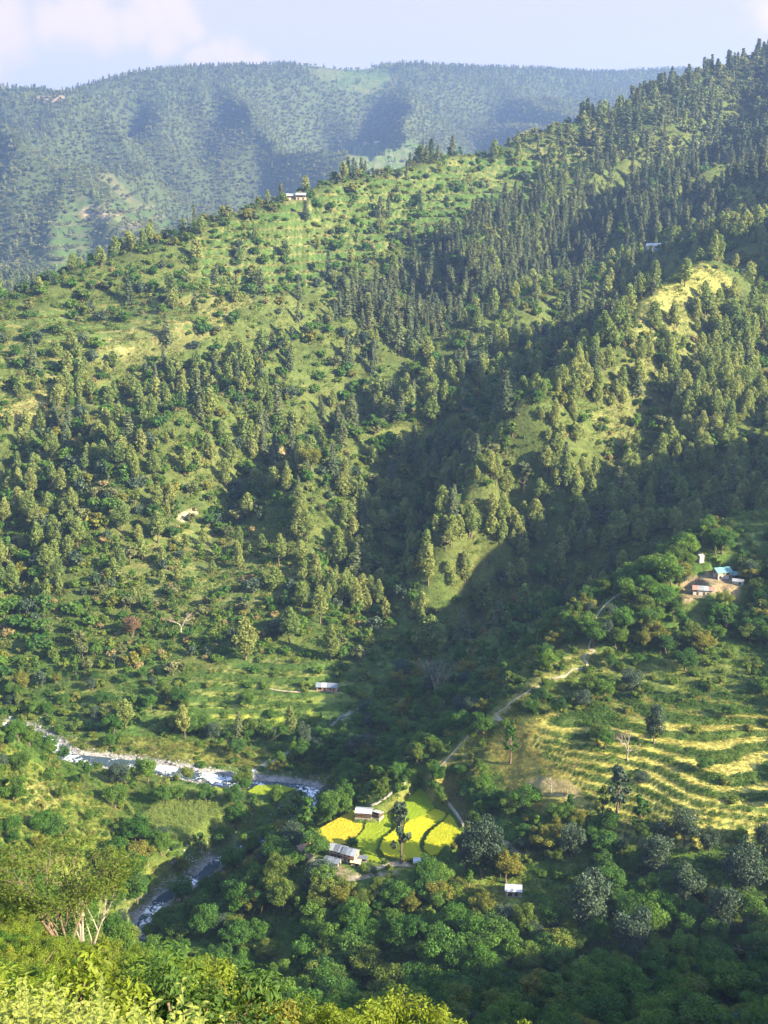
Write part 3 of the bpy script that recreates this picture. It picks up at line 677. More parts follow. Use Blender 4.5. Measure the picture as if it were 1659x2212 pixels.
def shape_broad(r, n, size, wide=.45, lo=.16, nc=22, blob=.145):
    cl = []; ctr = np.array([0, 0, (1 + lo) / 2]); hz = (1 - lo) / 2
    for i in range(nc):
        d = unit(r.normal(size=3)); d[2] = d[2] * .9 + .12; s = blob * r.uniform(.65, 1.2); k = r.uniform(.55, .95)
        cl.append((d[0] * (wide - s * .6) * k, d[1] * (wide - s * .6) * k, ctr[2] + d[2] * (hz - s * .6) * k, s, s * .85))
    cl.append((0, 0, ctr[2], wide * .5, hz * .55))
    return trunk_with_limbs(r, lo + hz * 1.2, [c[:3] for c in cl[:8]], .028, lean=.03), clump_cards(cl, n, size, r, .35, .7)
def shape_oak(r, n, size): return shape_broad(r, n, size, .44, .06, 22, .16)
def shape_tall(r, n, size):                     # lopped fodder tree: upswept limbs with tufts up its length
    cl = []
    for i in range(30):
        t = r.random() ** .75; z = .26 + .70 * t; a = r.uniform(0, 6.3); w = r.uniform(.02, .20) * (1.15 - .75 * t); s = r.uniform(.022, .055)
        cl.append((math.cos(a) * w, math.sin(a) * w, z, s, s * r.uniform(.9, 1.5)))
    for i in range(7): cl.append((r.normal() * .035, r.normal() * .035, .78 + .03 * i, .05, .05))
    return trunk_with_limbs(r, .94, [c[:3] for c in cl[:22]], .019, lean=.014), clump_cards(cl, n, size, r, .3, .7)
def shape_shrub(r, n, size):
    cl = []
    for i in range(9):
        a = r.uniform(0, 6.3); w = r.uniform(.1, .5); s = r.uniform(.2, .34)
        cl.append((math.cos(a) * w, math.sin(a) * w, .25 + r.random() * .45 * (1.1 - w), s, s * .85))
    v, f = clump_cards(cl, n, size, r, .5, .6); v[:, 2] = np.maximum(v[:, 2], -.05)
    L = [tube([(0, 0, -.05), (c[0] * .5, c[1] * .5, .2), c[:3]], [.03, .02, .008], 4) for c in cl[:5]]
    return joinvf(L), (v, f)
def bare_branches(r, p, d, ln, rad, depth, L, tips):
    q = p + d * ln; m = (p + q) / 2 + r.normal(size=3) * ln * .06
    L.append(tube([p, m, q], [rad, rad * .85, rad * .65], 5 if depth > 1 else 3))
    if depth == 0: tips.append(q); return
    for k in range(3 if depth > 1 else 2 + (r.random() < .5)):
        dd = unit(d + r.normal(size=3) * .55 + np.array([0, 0, .12])); bare_branches(r, q, dd, ln * r.uniform(.6, .82), rad * .6, depth - 1, L, tips)
def shape_bare(r, n, size):
    L, tips = [], []
    bare_branches(r, np.array([0, 0, -.03]), np.array([0, 0, 1.0]), .32, .026, 4, L, tips)
    tips = np.array(tips)
    k = r.integers(0, len(tips), n)
    return joinvf(L), cards(tips[k] + r.normal(size=(n, 3)) * .035, r.normal(size=(n, 3)), size, r, .7, .5)
def shape_grass(r, n, size, spread=.5):
    x = r.normal(size=(n, 2)) * spread * .5; a = r.uniform(0, 6.3, n); h = r.uniform(.55, 1.0, n); ln = r.normal(size=(n, 2)) * .22
    side = np.stack([np.cos(a), np.sin(a)], 1) * size
    z0 = np.zeros(n) - .08
    v = np.stack([np.column_stack([x - side, z0]), np.column_stack([x + side, z0]), np.column_stack([x + ln + side * .3, h]), np.column_stack([x + ln - side * .3, h])], 1).reshape(-1, 3)
    return None, (v, np.arange(4 * n).reshape(n, 4))
def shape_weed(r, n, size):
    c = r.normal(size=(n, 3)) * np.array([.45, .45, .0]); c[:, 2] = r.random(n) * .8 * np.exp(-(c[:, 0] ** 2 + c[:, 1] ** 2) * 1.5)
    return None, cards(c, np.tile([0, 0, 1.0], (n, 1)) + r.normal(size=(n, 3)) * .4, size, r, .7, .5)
SHAPES = dict(pine=shape_pine, cedar=shape_cedar, broad=shape_broad, oak=shape_oak, tall=shape_tall, shrub=shape_shrub, bare=shape_bare, grass=shape_grass, weed=shape_weed)
_bank = {}
def plant(kind, lod, var, leaf, bark='bark'):
    """meshes (trunk, crown) of one variant, made once and shared"""
    key = (kind, lod, var, leaf, bark)
    if key not in _bank:
        r = np.random.default_rng(sum(map(ord, kind + leaf)) * 7 + var * 131 + lod * 17)
        n, s = {'pine': [(2400,.022),(950,.035),(130,.085)], 'cedar': [(2000,.028),(850,.042),(160,.085)], 'broad': [(5200,.020),(600,.066),(110,.13)], 'oak': [(5600,.019),(700,.06),(110,.13)],
                'tall': [(1500,.026),(500,.05),(120,.1)], 'shrub': [(1000,.075),(300,.13),(60,.24)], 'bare': [(160,.02),(80,.03),(40,.05)], 'grass': [(26,.02),(14,.035),(10,.05)], 'weed': [(40,.14),(22,.2),(14,.3)]}[kind][lod]
        tr, cr = SHAPES[kind](r, n, s)
        tm = mesh_np(kind + '_trunk', tr[0], tr[1], M[bark], smooth=True) if tr is not None else None
        cm = mesh_np(kind + '_crown', cr[0], cr[1], M[leaf])
        _bank[key] = (tm, cm, tr, cr)
    return _bank[key]
_joined = {}
def plant_joined(kind, lod, var, leaf, bark='bark'):
    key = (kind, lod, var, leaf, bark)
    if key not in _joined:
        tm, cm, tr, cr = plant(*key)
        if tr is None or lod == 2: me = cm
        else:
            v, f = joinvf([tr, cr]); me = mesh_np(kind, v, f, [M[bark], M[leaf]], [0] * len(tr[1]) + [1] * len(cr[1]))
        _joined[key] = bpy.data.objects.new(kind + '_shape', me)   # kept out of the scene: only its shape is scattered
    return _joined[key]

def scatter(name, pos, rot, scl, idx, shapes, label, cat):
    """one uncountable mass of plants"""
    c = bpy.data.collections.new(name + '_shapes')
    for i, o in enumerate(shapes):
        o2 = bpy.data.objects.new('%s_%03d' % (name, i), o.data); c.objects.link(o2)
    me = bpy.data.meshes.new(name); me.vertices.add(len(pos)); me.vertices.foreach_set('co', np.asarray(pos, np.float32).ravel())
    for nm, ty, arr, fld in (('rot', 'FLOAT_VECTOR', rot, 'vector'), ('scl', 'FLOAT_VECTOR', scl, 'vector'), ('idx', 'INT', idx, 'value')):
        a = me.attributes.new(nm, ty, 'POINT'); a.data.foreach_set(fld, np.asarray(arr, np.int32 if ty == 'INT' else np.float32).ravel())
    ng = bpy.data.node_groups.new(name, 'GeometryNodeTree')
    ng.interface.new_socket('Geometry', in_out='INPUT', socket_type='NodeSocketGeometry'); ng.interface.new_socket('Geometry', in_out='OUTPUT', socket_type='NodeSocketGeometry')
    N, L = ng.nodes, ng.links
    gi, go = N.new('NodeGroupInput'), N.new('NodeGroupOutput')
    ci = N.new('GeometryNodeCollectionInfo'); ci.inputs['Collection'].default_value = c; ci.inputs['Separate Children'].default_value = True; ci.inputs['Reset Children'].default_value = True
    ip = N.new('GeometryNodeInstanceOnPoints'); ip.inputs['Pick Instance'].default_value = True
    def attr(nm, ty):
        a = N.new('GeometryNodeInputNamedAttribute'); a.data_type = ty; a.inputs['Name'].default_value = nm; return a.outputs['Attribute']
    L.new(gi.outputs[0], ip.inputs['Points']); L.new(ci.outputs[0], ip.inputs['Instance'])
    L.new(attr('idx', 'INT'), ip.inputs['Instance Index']); L.new(attr('rot', 'FLOAT_VECTOR'), ip.inputs['Rotation']); L.new(attr('scl', 'FLOAT_VECTOR'), ip.inputs['Scale'])
    L.new(ip.outputs[0], go.inputs[0])
    o = link(name, me, label=label, cat=cat, kind='stuff')
    md = o.modifiers.new('spread', 'NODES'); md.node_group = ng; return o
# ------------------------------------------------------------------ hand-placed trees come first so that the forest keeps clear of them
taken = []                                     # (x, y, radius) of ground already used
def tree_thing(name, kind, var, leaf, p, h, wide=1.0, label=None, cat='tree', group=None, lod=0, bark='bark', rz=None, tilt=(0, 0)):
    tm, cm, _, _ = plant(kind, lod, var, leaf, bark)
    e = bpy.data.objects.new(name, None); col.objects.link(e); e.empty_display_size = .2
    e.location = p; e.rotation_euler = (tilt[0], tilt[1], rng.uniform(0, 6.28) if rz is None else rz); e.scale = (h * wide, h * wide, h)
    tag(e, label, cat, group)
    if tm is not None: link('trunk' if kind != 'shrub' else 'stems', tm, e)
    link('crown' if kind != 'shrub' else 'leaves', cm, e); return e
def px_height(p, px):                          # metres that px picture units make at p, for an upright thing
    dep = p[1] * C16 - (p[2] - CAM_Z) * S16; return px / FPX * dep / math.cos(PITCH) * 1.03
HAND = [  # name, kind, leaf, u, base v, height in picture units, width factor, nearest Y, label
 ('pine_tree','pine','pine',531,1425,92,1.25,400,'tall sunlit pine with bare lower trunk beside the small lit terrace'),
 ('pine_tree','pine','pine',627,1392,80,1.25,400,'plump sunlit pine standing alone above the pink hut'),
 ('pine_tree','pine','pine',692,1346,80,1.0,400,'slender sunlit pine, tallest of the lone pines above the pink hut'),
 ('pine_tree','pine','pine',652,1316,60,1.0,400,'small sunlit pine just above the plump lone pine'),
 ('pine_tree','pine','pine',690,1282,56,1.0,400,'sunlit pine at the top of the lone pine cluster'),
 ('pine_tree','pine','pine',718,1296,60,1.0,400,'ragged sunlit pine beside the topmost lone pine'),
 ('pine_tree','pine','pine',342,1172,66,1.25,480,'big lit pine at the left end of the lower terraces'),
 ('pine_tree','pine','pine',300,1180,46,1.2,480,'shorter pine leaning against the big lit pine'),
 ('pine_tree','pine','pine',440,1182,40,1.0,480,'small lone pine on the open grass shelf'),
 ('pine_tree','pine','pine',518,1192,54,1.0,480,'slim pine on the right of the open grass shelf'),
 ('pine_tree','pine','pine',262,1235,50,1.1,480,'pine standing alone at the left edge of the scrub slope'),
 ('pine_tree','pine','pine',458,1002,46,1.0,540,'lit cone-shaped pine, left of a matching pair on the slope'),
 ('pine_tree','pine','pine',503,1012,52,.95,540,'lit narrow pine, right of a matching pair on the slope'),
 ('pine_tree','pine','pine',812,895,84,1.1,580,'tall lit pine standing out of the dark central wood'),
 ('broadleaf_tree','broad','olive',672,1015,52,1.1,560,'pale bushy tree on the sunny shelf below the red slip'),
 ('pine_tree','pine','pine',930,1428,98,1.5,400,'broad-headed pine with a bare trunk above the gorge'),
 ('bare_tree','bare','dry',392,1368,46,1.6,430,'whitish leafless tree on the scrub slope'),
 ('broadleaf_tree','broad','rust',285,1375,44,1.2,430,'brown-leaved tree on the scrub slope'),
 ('pine_tree','pine','pine',1040,1335,84,1.25,430,'large dark pine at the foot of the pine slope'),
 ('pine_tree','pine','pine',925,1262,84,1.0,430,'lit pine, tallest in the middle of the pine slope'),
 ('pine_tree','pine','pine',888,1250,48,1.0,430,'pine with only its head in the sun, below the pine belt'),
 ('tall_tree','tall','oak',866,1862,134,.95,280,'tall dark lopped tree standing between the rice plots'),
 ('broadleaf_tree','broad','broad',760,1838,34,1.0,280,'small green tree behind the slate-roofed farmhouse'),
 ('tall_tree','tall','broad',664,1812,92,1.2,280,'tall leafy tree at the left corner of the golden rice'),
 ('broadleaf_tree','oak','oak',1042,1896,142,.75,260,'huge dark tree beside the citron rice plot'),
 ('broadleaf_tree','oak','oak',1005,1880,90,.9,260,'dark tree at the left foot of the huge dark tree'),
 ('broadleaf_tree','broad','olive',1094,1908,78,.95,260,'olive-gold tree beside the white-roofed shed'),
 ('cypress_tree','oak','oak',1412,1606,92,.62,300,'dark bluish cone-shaped tree on the golden terraces'),
 ('bare_tree','bare','rust',1356,1642,62,1.1,300,'pinkish half-bare tree beside the dark cone-shaped tree'),
 ('bare_tree','bare','dry',1190,1712,32,1.5,290,'small black leafless tree in the fallow tan plot'),
 ('tall_tree','tall','broad',1298,1772,78,1.0,280,'thin lopped tree, left of two on the lower terrace edge'),
 ('tall_tree','tall','oak',1332,1765,112,1.3,280,'tall full-headed lopped tree on the lower terrace edge'),
 ('tall_tree','tall','broad',1380,1800,82,1.5,280,'yellow-green lopped tree beside the full-headed one'),
 ('broadleaf_tree','oak','oak',1478,1828,86,.9,270,'dark round tree with forked trunk below the terraces'),
 ('broadleaf_tree','oak','oak',1530,1850,74,.7,270,'dark narrow tree below the terraces'),
 ('broadleaf_tree','oak','oak',1418,1898,104,.95,255,'dome-headed dark oak, upper of the big oaks'),
 ('broadleaf_tree','oak','oak',1478,1960,104,.85,250,'pale-topped oak in front of the dome-headed oak'),
 ('broadleaf_tree','oak','oak',1272,2010,140,.98,245,'widest grey-green oak beside the brown plot'),
 ('broadleaf_tree','oak','oak',1368,2068,112,.98,240,'grey-green oak in front of the widest oak'),
 ('broadleaf_tree','oak','oak',1606,1946,140,.85,245,'massive dark oak at the right edge below the terraces'),
 ('broadleaf_tree','oak','oak',1560,2030,130,.75,240,'dark oak in front of the massive edge oak'),
 ('broadleaf_tree','oak','oak',1650,1850,80,.8,265,'dark oak cut by the right edge beside the terraces'),
 ('broadleaf_tree','broad','broad',1300,1905,70,.9,260,'dark leafy tree above the dome-headed oak'),
 ('broadleaf_tree','oak','oak',1235,1856,84,.8,270,'dull green tree in the belt below the fallow plot'),
 ('broadleaf_tree','broad','broad',1100,1768,50,1.1,290,'bright green round tree beside the dry maize'),
 ('broadleaf_tree','broad','broad',1440,1275,82,1.15,390,'large dark round tree left of the village houses'),
 ('broadleaf_tree','broad','broad',1392,1338,56,1.0,390,'pale green round tree below the large village tree'),
 ('broadleaf_tree','broad','weeds',1282,1398,60,1.1,370,'broad-leaved tree where the crest path enters the trees'),
 ('broadleaf_tree','broad','broad',1188,1330,62,1.1,400,'dark green tree on the skyline of the near spur'),
 ('broadleaf_tree','broad','weeds',1272,1504,48,1.1,340,'bright tree on the grassy slope below the crest path'),
 ('broadleaf_tree','broad','weeds',1206,1548,44,1.0,340,'fresh green young tree on the grassy slope'),
 ('broadleaf_tree','broad','weeds',1180,1500,42,1.0,340,'yellow-green tree beside the crest path'),
 ('tall_tree','tall','weeds',1102,1648,82,1.3,320,'tall thin-leaved tree left of the terraces'),
 ('broadleaf_tree','oak','oak',657,1622,66,.6,400,'dark slim tree beside the bright green plot'),
 ('broadleaf_tree','oak','oak',765,1646,66,.75,380,'dark tree at the stream mouth'),
 ('broadleaf_tree','broad','broad',318,1692,58,1.05,370,'dark round tree on the riverbank'),
 ('broadleaf_tree','broad','broad',278,1696,44,1.0,370,'smaller round tree beside the riverbank tree'),
 ('broadleaf_tree','broad','broad',250,1748,60,1.05,330,'round dark tree at the left corner of the maize'),
 ('broadleaf_tree','broad','broad',352,1738,46,1.05,340,'round bush-like tree, left of four along the maize'),
 ('broadleaf_tree','broad','broad',386,1732,38,1.1,340,'round bush-like tree, second of four along the maize'),
 ('broadleaf_tree','broad','broad',447,1734,44,1.2,340,'round bush-like tree, third of four along the maize'),
 ('broadleaf_tree','broad','broad',508,1740,48,1.2,340,'round bush-like tree, fourth of four along the maize'),
 ('broadleaf_tree','broad','broad',512,1790,54,1.1,330,'dense round tree at the right end of the maize'),
 ('broadleaf_tree','broad','broad',530,1694,44,1.0,380,'light green tree standing in the river bend'),
 ('broadleaf_tree','broad','broad',390,1952,64,1.0,290,'leaning tree over the lower river'),
 ('broadleaf_tree','broad','broad',350,1848,52,1.0,300,'round tree below the bean plot'),
 ('bare_tree','bare','dry',1612,2078,56,1.4,235,'brown leafless tree in the dark wood at right'),
 ('broadleaf_tree','broad','olive',1148,2180,88,1.1,232,'round olive-yellow tree near the bottom edge'),
 ('broadleaf_tree','broad','olive',1240,2190,70,.9,232,'ragged yellow-green tree near the bottom edge'),
 ('broadleaf_tree','broad','broad',960,2120,120,.95,235,'big leafy tree in the dark wood below the farm'),
 ('broadleaf_tree','broad','broad',1040,2150,110,.9,235,'big leafy tree beside the olive-yellow tree'),
 ('broadleaf_tree','broad','broad',860,2060,80,.95,235,'round tree in the middle of the dark wood'),
 ('cedar_tree','cedar','cedar',862,760,80,1.0,640,'grey-green cedar standing clear at the wood edge'),
 ('spreading_tree','tall','cedar',1130,1062,60,1.7,540,'flat-tiered tree among the lit pines'),
 ('pine_tree','pine','pine',1165,1180,70,1.0,500,'tall half-lit pine at the lower end of the pine spur'),
 ('pine_tree','pine','pine',1130,1150,66,1.0,500,'half-lit pine second from the end of the pine spur'),
 ('pine_tree','pine','pine',1085,1140,70,1.0,500,'half-lit pine, left end of the pine spur'),
 ('broadleaf_tree','broad','rust',1318,690,34,1.2,620,'reddish tree behind the pine spur'),
 ('broadleaf_tree','broad','far',735,402,26,1.0,900,'round dark tree on the ridge skyline'),
 ('broadleaf_tree','broad','far',490,480,36,.9,820,'dark tree clump on the ridge skyline'),
]
hand_xy = []
for i, (nm, kd, lf, u, v, px, wd, ymin, lab) in enumerate(HAND):
    p = ray_ground(u, v, ymin); h = px_height(p, px)
    tree_thing(nm, kd, i % 5, lf, p, h, wd, lab, 'tree', None, 0 if p[1] < 620 else 1, 'bark_pale' if kd == 'bare' else 'bark')
    taken.append((p[0], p[1], h * .22 * wd)); hand_xy.append((p[0], p[1], h))

# ------------------------------------------------------------------ what grows where: outline, nearest, farthest, (pine, cedar, broadleaf, shrub), phrase
ZONES = [
 (None, 100, 420, (0,0,.25,.45), 'the near valley side'),
 (None, 420, 1000, (.06,.02,.24,.50), 'the middle slope'),
 (None, 1000, 1700, (.1,.35,.3,.1), 'the upper ridge'),
 (None, 1700, 4000, (.05,.08,.72,.05), 'the far range'),
 ([(0,1320),(500,1290),(900,1350),(900,1560),(0,1600)], 400, 540, (.01,0,.12,.72), 'the scrub slope over the river'),
 ([(380,1430),(760,1430),(790,1570),(450,1600)], 400, 500, (0,0,.06,.32), 'the terraces around the pink hut'),
 ([(0,1000),(420,1000),(430,1320),(0,1330)], 480, 680, (.12,0,.38,.42), 'the dark wood at the left'),
 ([(250,1130),(660,1130),(680,1300),(400,1330),(250,1290)], 480, 620, (.05,0,.12,.45), 'the open shelf'),
 ([(640,1060),(1230,1040),(1240,1330),(980,1350),(640,1300)], 470, 640, (.27,.02,.22,.40), 'the pine belt above the gorge'),
 ([(960,1210),(1050,990),(1250,700),(1420,620),(1700,600),(1700,1120),(1200,1200)], 520, 790, (.31,.01,.08,.40), 'the sunlit pine spur'),
 ([(1200,1040),(1700,1000),(1700,1130),(1230,1240)], 500, 640, (.55,.04,.12,.2), 'the shaded pines below the spur'),
 ([(1360,690),(1430,600),(1480,545),(1545,555),(1610,615),(1580,655),(1500,660),(1430,720)], 580, 800, (.01,0,0,.05), 'the grass knoll'),
 ([(1400,540),(1500,480),(1700,400),(1700,600),(1500,570)], 680, 1100, (.2,.05,.2,.25), 'the slope above the grass knoll'),
 ([(550,760),(1050,700),(1150,880),(1100,1050),(560,1050)], 560, 800, (.09,.05,.30,.45), 'the central mixed wood'),
 ([(0,790),(560,760),(560,1000),(0,1040)], 560, 760, (.12,.015,.26,.44), 'the half-lit slope at the left'),
 ([(0,640),(560,560),(760,640),(560,760),(0,800)], 640, 900, (.03,.01,.20,.42), 'the pale meadows at the left'),
 ([(160,765),(250,715),(330,688),(415,685),(385,725),(300,750),(220,780)], 640, 850, (0,0,.03,.08), 'the pale meadow'),
 ([(0,880),(60,862),(112,846),(104,892),(40,920),(0,925)], 600, 760, (0,0,.02,.06), 'the pale meadow'),
 ([(440,480),(640,420),(1100,310),(1250,260),(1300,320),(860,560),(600,640),(430,600)], 740, 1300, (.025,.01,.22,.55), 'the terraced ridge'),
 ([(700,700),(900,560),(1250,380),(1659,230),(1720,420),(1300,560),(1100,650),(850,780)], 760, 1400, (.03,.50,.20,.18), 'the cedar forest'),
 ([(1150,330),(1659,100),(1800,60),(1800,250),(1250,400)], 1050, 1700, (.03,.22,.60,.08), 'the wooded skyline at the right'),
 ([(1000,690),(1300,570),(1420,540),(1420,640),(1270,760),(1130,920),(950,960)], 580, 960, (.20,.07,.34,.34), 'the spur below the paired houses'),
 ([(0,100),(1600,100),(1400,215),(820,190),(560,200),(330,240),(0,330)], 1900, 3600, (.06,.40,.22,.0), 'the far crest'),
 ([(60,560),(170,430),(330,440),(400,500),(180,640)], 1700, 2300, (.03,.02,.42,.2), 'the far terraces'),
 ([(215,365),(240,375),(330,455),(390,490),(340,495),(250,430)], 1700, 2500, (0,0,.2,.2), 'the far slip'),
 ([(740,390),(760,310),(900,320),(1010,345),(900,400)], 1900, 2600, (0,.02,.14,.1), 'the far village fields'),
 ([(640,140),(850,150),(860,190),(790,208),(700,180)], 2500, 3200, (0,.03,.08,.05), 'the far summit meadow'),
 # the near side
 ([(900,1420),(1250,1350),(1280,1430),(960,1680),(840,1700),(760,1560)], 340, 480, (.0,0,.27,.55), 'the shaded flank of the near spur'),
 ([(640,1560),(900,1540),(900,1700),(740,1760),(640,1720)], 340, 470, (.01,0,.45,.45), 'the gorge mouth'),
 ([(1100,1330),(1300,1180),(1560,1090),(1700,1230),(1700,1420),(1280,1420)], 370, 480, (0,0,.45,.38), 'the village wood'),
 ([(1560,1130),(1600,1085),(1720,1070),(1720,1195),(1580,1180)], 410, 500, (0,0,.03,.1), 'the fields above the village'),
 ([(1470,1240),(1560,1225),(1620,1265),(1600,1300),(1480,1310)], 380, 470, (0,0,.02,.06), 'the village yard'),
 ([(1050,1560),(1250,1420),(1700,1400),(1700,1540),(1120,1580)], 330, 440, (0,0,.07,.34), 'the rough grass below the village'),
 ([(1040,1620),(1120,1560),(1250,1540),(1700,1500),(1700,1790),(1480,1830),(1250,1780),(1120,1740)], 280, 400, (0,0,.012,.05), 'the golden terraces'),
 ([(1120,1690),(1170,1672),(1240,1685),(1265,1712),(1250,1735),(1145,1718)], 280, 360, (0,0,0,.0), 'the fallow plot'),
 ([(1050,1740),(1200,1750),(1400,1810),(1659,1830),(1659,1900),(1300,1900),(1100,1880)], 270, 345, (0,0,.32,.40), 'the tree belt below the terraces'),
 ([(480,1850),(650,1860),(900,1890),(1659,1880),(1720,2250),(420,2250),(420,2000)], 200, 340, (0,0,.50,.45), 'the dark wood below the farm'),
 ([(950,1900),(1120,1895),(1260,1930),(1240,2010),(1090,2000),(1000,1950)], 240, 320, (0,0,.02,.08), 'the plot by the white-roofed shed'),
 ([(360,1970),(460,1880),(505,1862),(495,1910),(420,1965),(375,2020)], 270, 350, (0,0,.02,.05), 'the grassy river bank'),
 ([(0,1560),(60,1600),(160,1660),(260,1720),(300,1830),(240,1900),(0,1920)], 260, 400, (0,0,.09,.42), 'the sunny left bank'),
 ([(250,1800),(330,1800),(500,1830),(440,1890),(330,1960),(230,1960),(220,1880)], 280, 372, (0,0,.50,.45), 'the trees along the lower river'),
 ([(650,1700),(760,1680),(800,1740),(700,1800),(600,1850),(520,1850),(560,1800)], 320, 400, (0,0,.55,.4), 'the trees between farm and river'),
 ([(640,1852),(1000,1845),(1030,1895),(760,1925),(640,1905)], 280, 335, (0,0,.02,.30), 'the yard below the farm'),
 ([(40,1560),(250,1638),(660,1688),(690,1725),(500,1712),(270,1692),(110,1652)], 380, 450, (0,0,.03,.12), 'the river bank'),
 ([(225,1735),(330,1686),(480,1704),(580,1716),(585,1745),(515,1770),(500,1800),(400,1832),(320,1805),(255,1775)], 335, 402, (0,0,0,.10), 'the maize edge'),
 (corn_poly, 340, 400, (0,0,0,0), 'the maize'),
 ([(130,1595),(300,1588),(480,1608),(640,1628),(560,1662),(330,1642),(150,1628)], 400, 450, (0,0,.02,.16), 'the river flat'),
]
for nme in PLOTS: ZONES.append((PLOTS[nme][0], 280, 420, (0,0,0,0), 'the plots'))
def zone_of(u, v, y):
    z = np.zeros(u.shape, int)
    for i, (poly, y0, y1, pr, ph) in enumerate(ZONES):
        y0, y1 = farther(y0), farther(y1)
        m = (y > y0) & (y <= y1)
        if poly is not None: m &= inpoly(u, v, poly)
        z[m] = i
    return z
P_ = np.array([zn[3] for zn in ZONES])
path_pts = spur_path[:, :2]
def keep_clear(x, y, pad=0.0):
    ok = np.ones(x.shape, bool)
    m = (y > 190) & (y < 530)
    d = np.full(x.shape, 1e9); d[m] = polydist(x[m], y[m], river_line)[0]; ok &= d > 2.4 + 3.2 * (y > 395) + pad
    d = np.full(x.shape, 1e9); d[m] = polydist(x[m], y[m], stream_line)[0]; ok &= d > .3 + pad * .3
    d = np.full(x.shape, 1e9); d[m] = polydist(x[m], y[m], spur_path)[0]; ok &= d > 1.2 + pad
    for pw in plot_world.values():
        dd = np.where(inpoly(x, y, [tuple(q[:2]) for q in pw]), 0, polydist(x, y, np.vstack([pw, pw[:1]]))[0]); ok &= dd > .3 + pad * .5
    for nme, (u, v, hw, hd, tr) in PADS.items():
        q = pad_rect(pad_pos[nme], hw * .8 + pad, hd * .8 + pad, tr); ok &= ~inpoly(x, y, [tuple(a[:2]) for a in q])
        p = pad_pos[nme]; back = Vector((-p[0], -p[1])).normalized()      # nothing tall right in front of a house
        for s in ((2.4, 4.8) if p[1] < 600 else (4, 10, 18, 27, 38, 50)): ok &= np.hypot(x - p[0] - back.x * (hd + s), y - p[1] - back.y * (hd + s)) > hw * .6
    for tx, ty, tr in taken: ok &= np.hypot(x - tx, y - ty) > tr
    return ok
cand = []                                      # x, y, z, kind, height, zone, depth
for (y0, y1, cell) in ((205, 440, 3.1), (440, 700, 3.9), (700, 1050, 5.0), (1050, 1700, 6.4), (1700, 4900, 10.5)):
    xm = y1 * .40 + 30
    xs, ys = np.meshgrid(np.arange(-xm, xm, cell), np.arange(y0, y1, cell))
    xs = xs.ravel() + rng.uniform(-.5, .5, xs.size) * cell; ys = ys.ravel() + rng.uniform(-.5, .5, ys.size) * cell
    m = np.abs(xs) < ys * .40 + 25; xs, ys = xs[m], ys[m]
    zs = ground(xs, ys); u, v, dep = project(xs, ys, zs)
    zn = zone_of(u, v, ys); pr = P_[zn]
    clump = [np.clip(.85 + a_ * fbm(xs / (cell * s_), ys / (cell * s_), 3, .55, 31 + s_), lo_, 2.0) for a_, s_, lo_ in ((3.2, 7, .15), (2.2, 9, .15), (2.2, 6, .2), (1.4, 5, .55))]
    q = rng.random(xs.size); c = np.cumsum(pr * (np.stack(clump, 1) if y0 < 1600 else 1.0), 1)
    kd = np.where(q < c[:, 0], 0, np.where(q < c[:, 1], 1, np.where(q < c[:, 2], 2, np.where(q < c[:, 3], 3, -1))))
    m = kd >= 0; xs, ys, zs, kd, zn, dep = xs[m], ys[m], zs[m], kd[m], zn[m], dep[m]
    if y0 < 1000:
        m = keep_clear(xs, ys, .8); xs, ys, zs, kd, zn, dep = xs[m], ys[m], zs[m], kd[m], zn[m], dep[m]
    g = rng.random(xs.size)
    far = (ys > 1700)
    h = np.select([kd == 0, kd == 1, kd == 2, kd == 3], [6.5 + 11.0 * g, (12 + 11 * g), 4.4 + 5.4 * g ** 1.3, 1.2 + 2.2 * g ** 1.5])
    h = h * (1 - .15 * far); h = np.where((kd == 2) & (ys > 1700), h * 1.35, h); h = np.where((kd == 3) & (ys > 440), h * 1.25, h)
    dark = np.array([ZONES[k][4] in ('the dark wood below the farm', 'the village wood', 'the trees along the lower river', 'the trees between farm and river') for k in zn])
    h = np.where((kd == 2) & dark, h * 1.15, h)
    cand.append(np.stack([xs, ys, zs, kd, h, zn, dep], 1))
cand = np.concatenate(cand)
# which of them does the photograph show? march the lines of sight over the sheet
def visible(x, y, z):
    ok = np.ones(x.shape, bool)
    for t in np.linspace(.05, .985, 70):
        zz = CAM_Z + (z - CAM_Z) * t; ok &= zz > ground(x * t, y * t) - .3
    return ok
CU_, CV_, _ = project(cand[:, 0], cand[:, 1], cand[:, 2] + cand[:, 4] * .6)
seen = visible(cand[:, 0], cand[:, 1], cand[:, 2] + cand[:, 4] * .6) & (CU_ > -10) & (CU_ < 1669) & (CV_ > 0) & (CV_ < 2215)
size = cand[:, 4] / cand[:, 6]
KN = [('pine_tree', 'pine', 'pine', 'tree', 'pine'), ('cedar_tree', 'cedar', 'cedar', 'tree', 'cedar'), ('broadleaf_tree', 'broad', 'broad', 'tree', 'leafy tree'), ('shrub', 'shrub', 'shrub', 'shrub', 'low green shrub')]
LEAD = {0: 'rounded green pine', 1: 'dark cone-shaped cedar', 2: 'leafy green tree', 3: 'low green shrub'}
LIMIT = [270, 250, 230, 290]
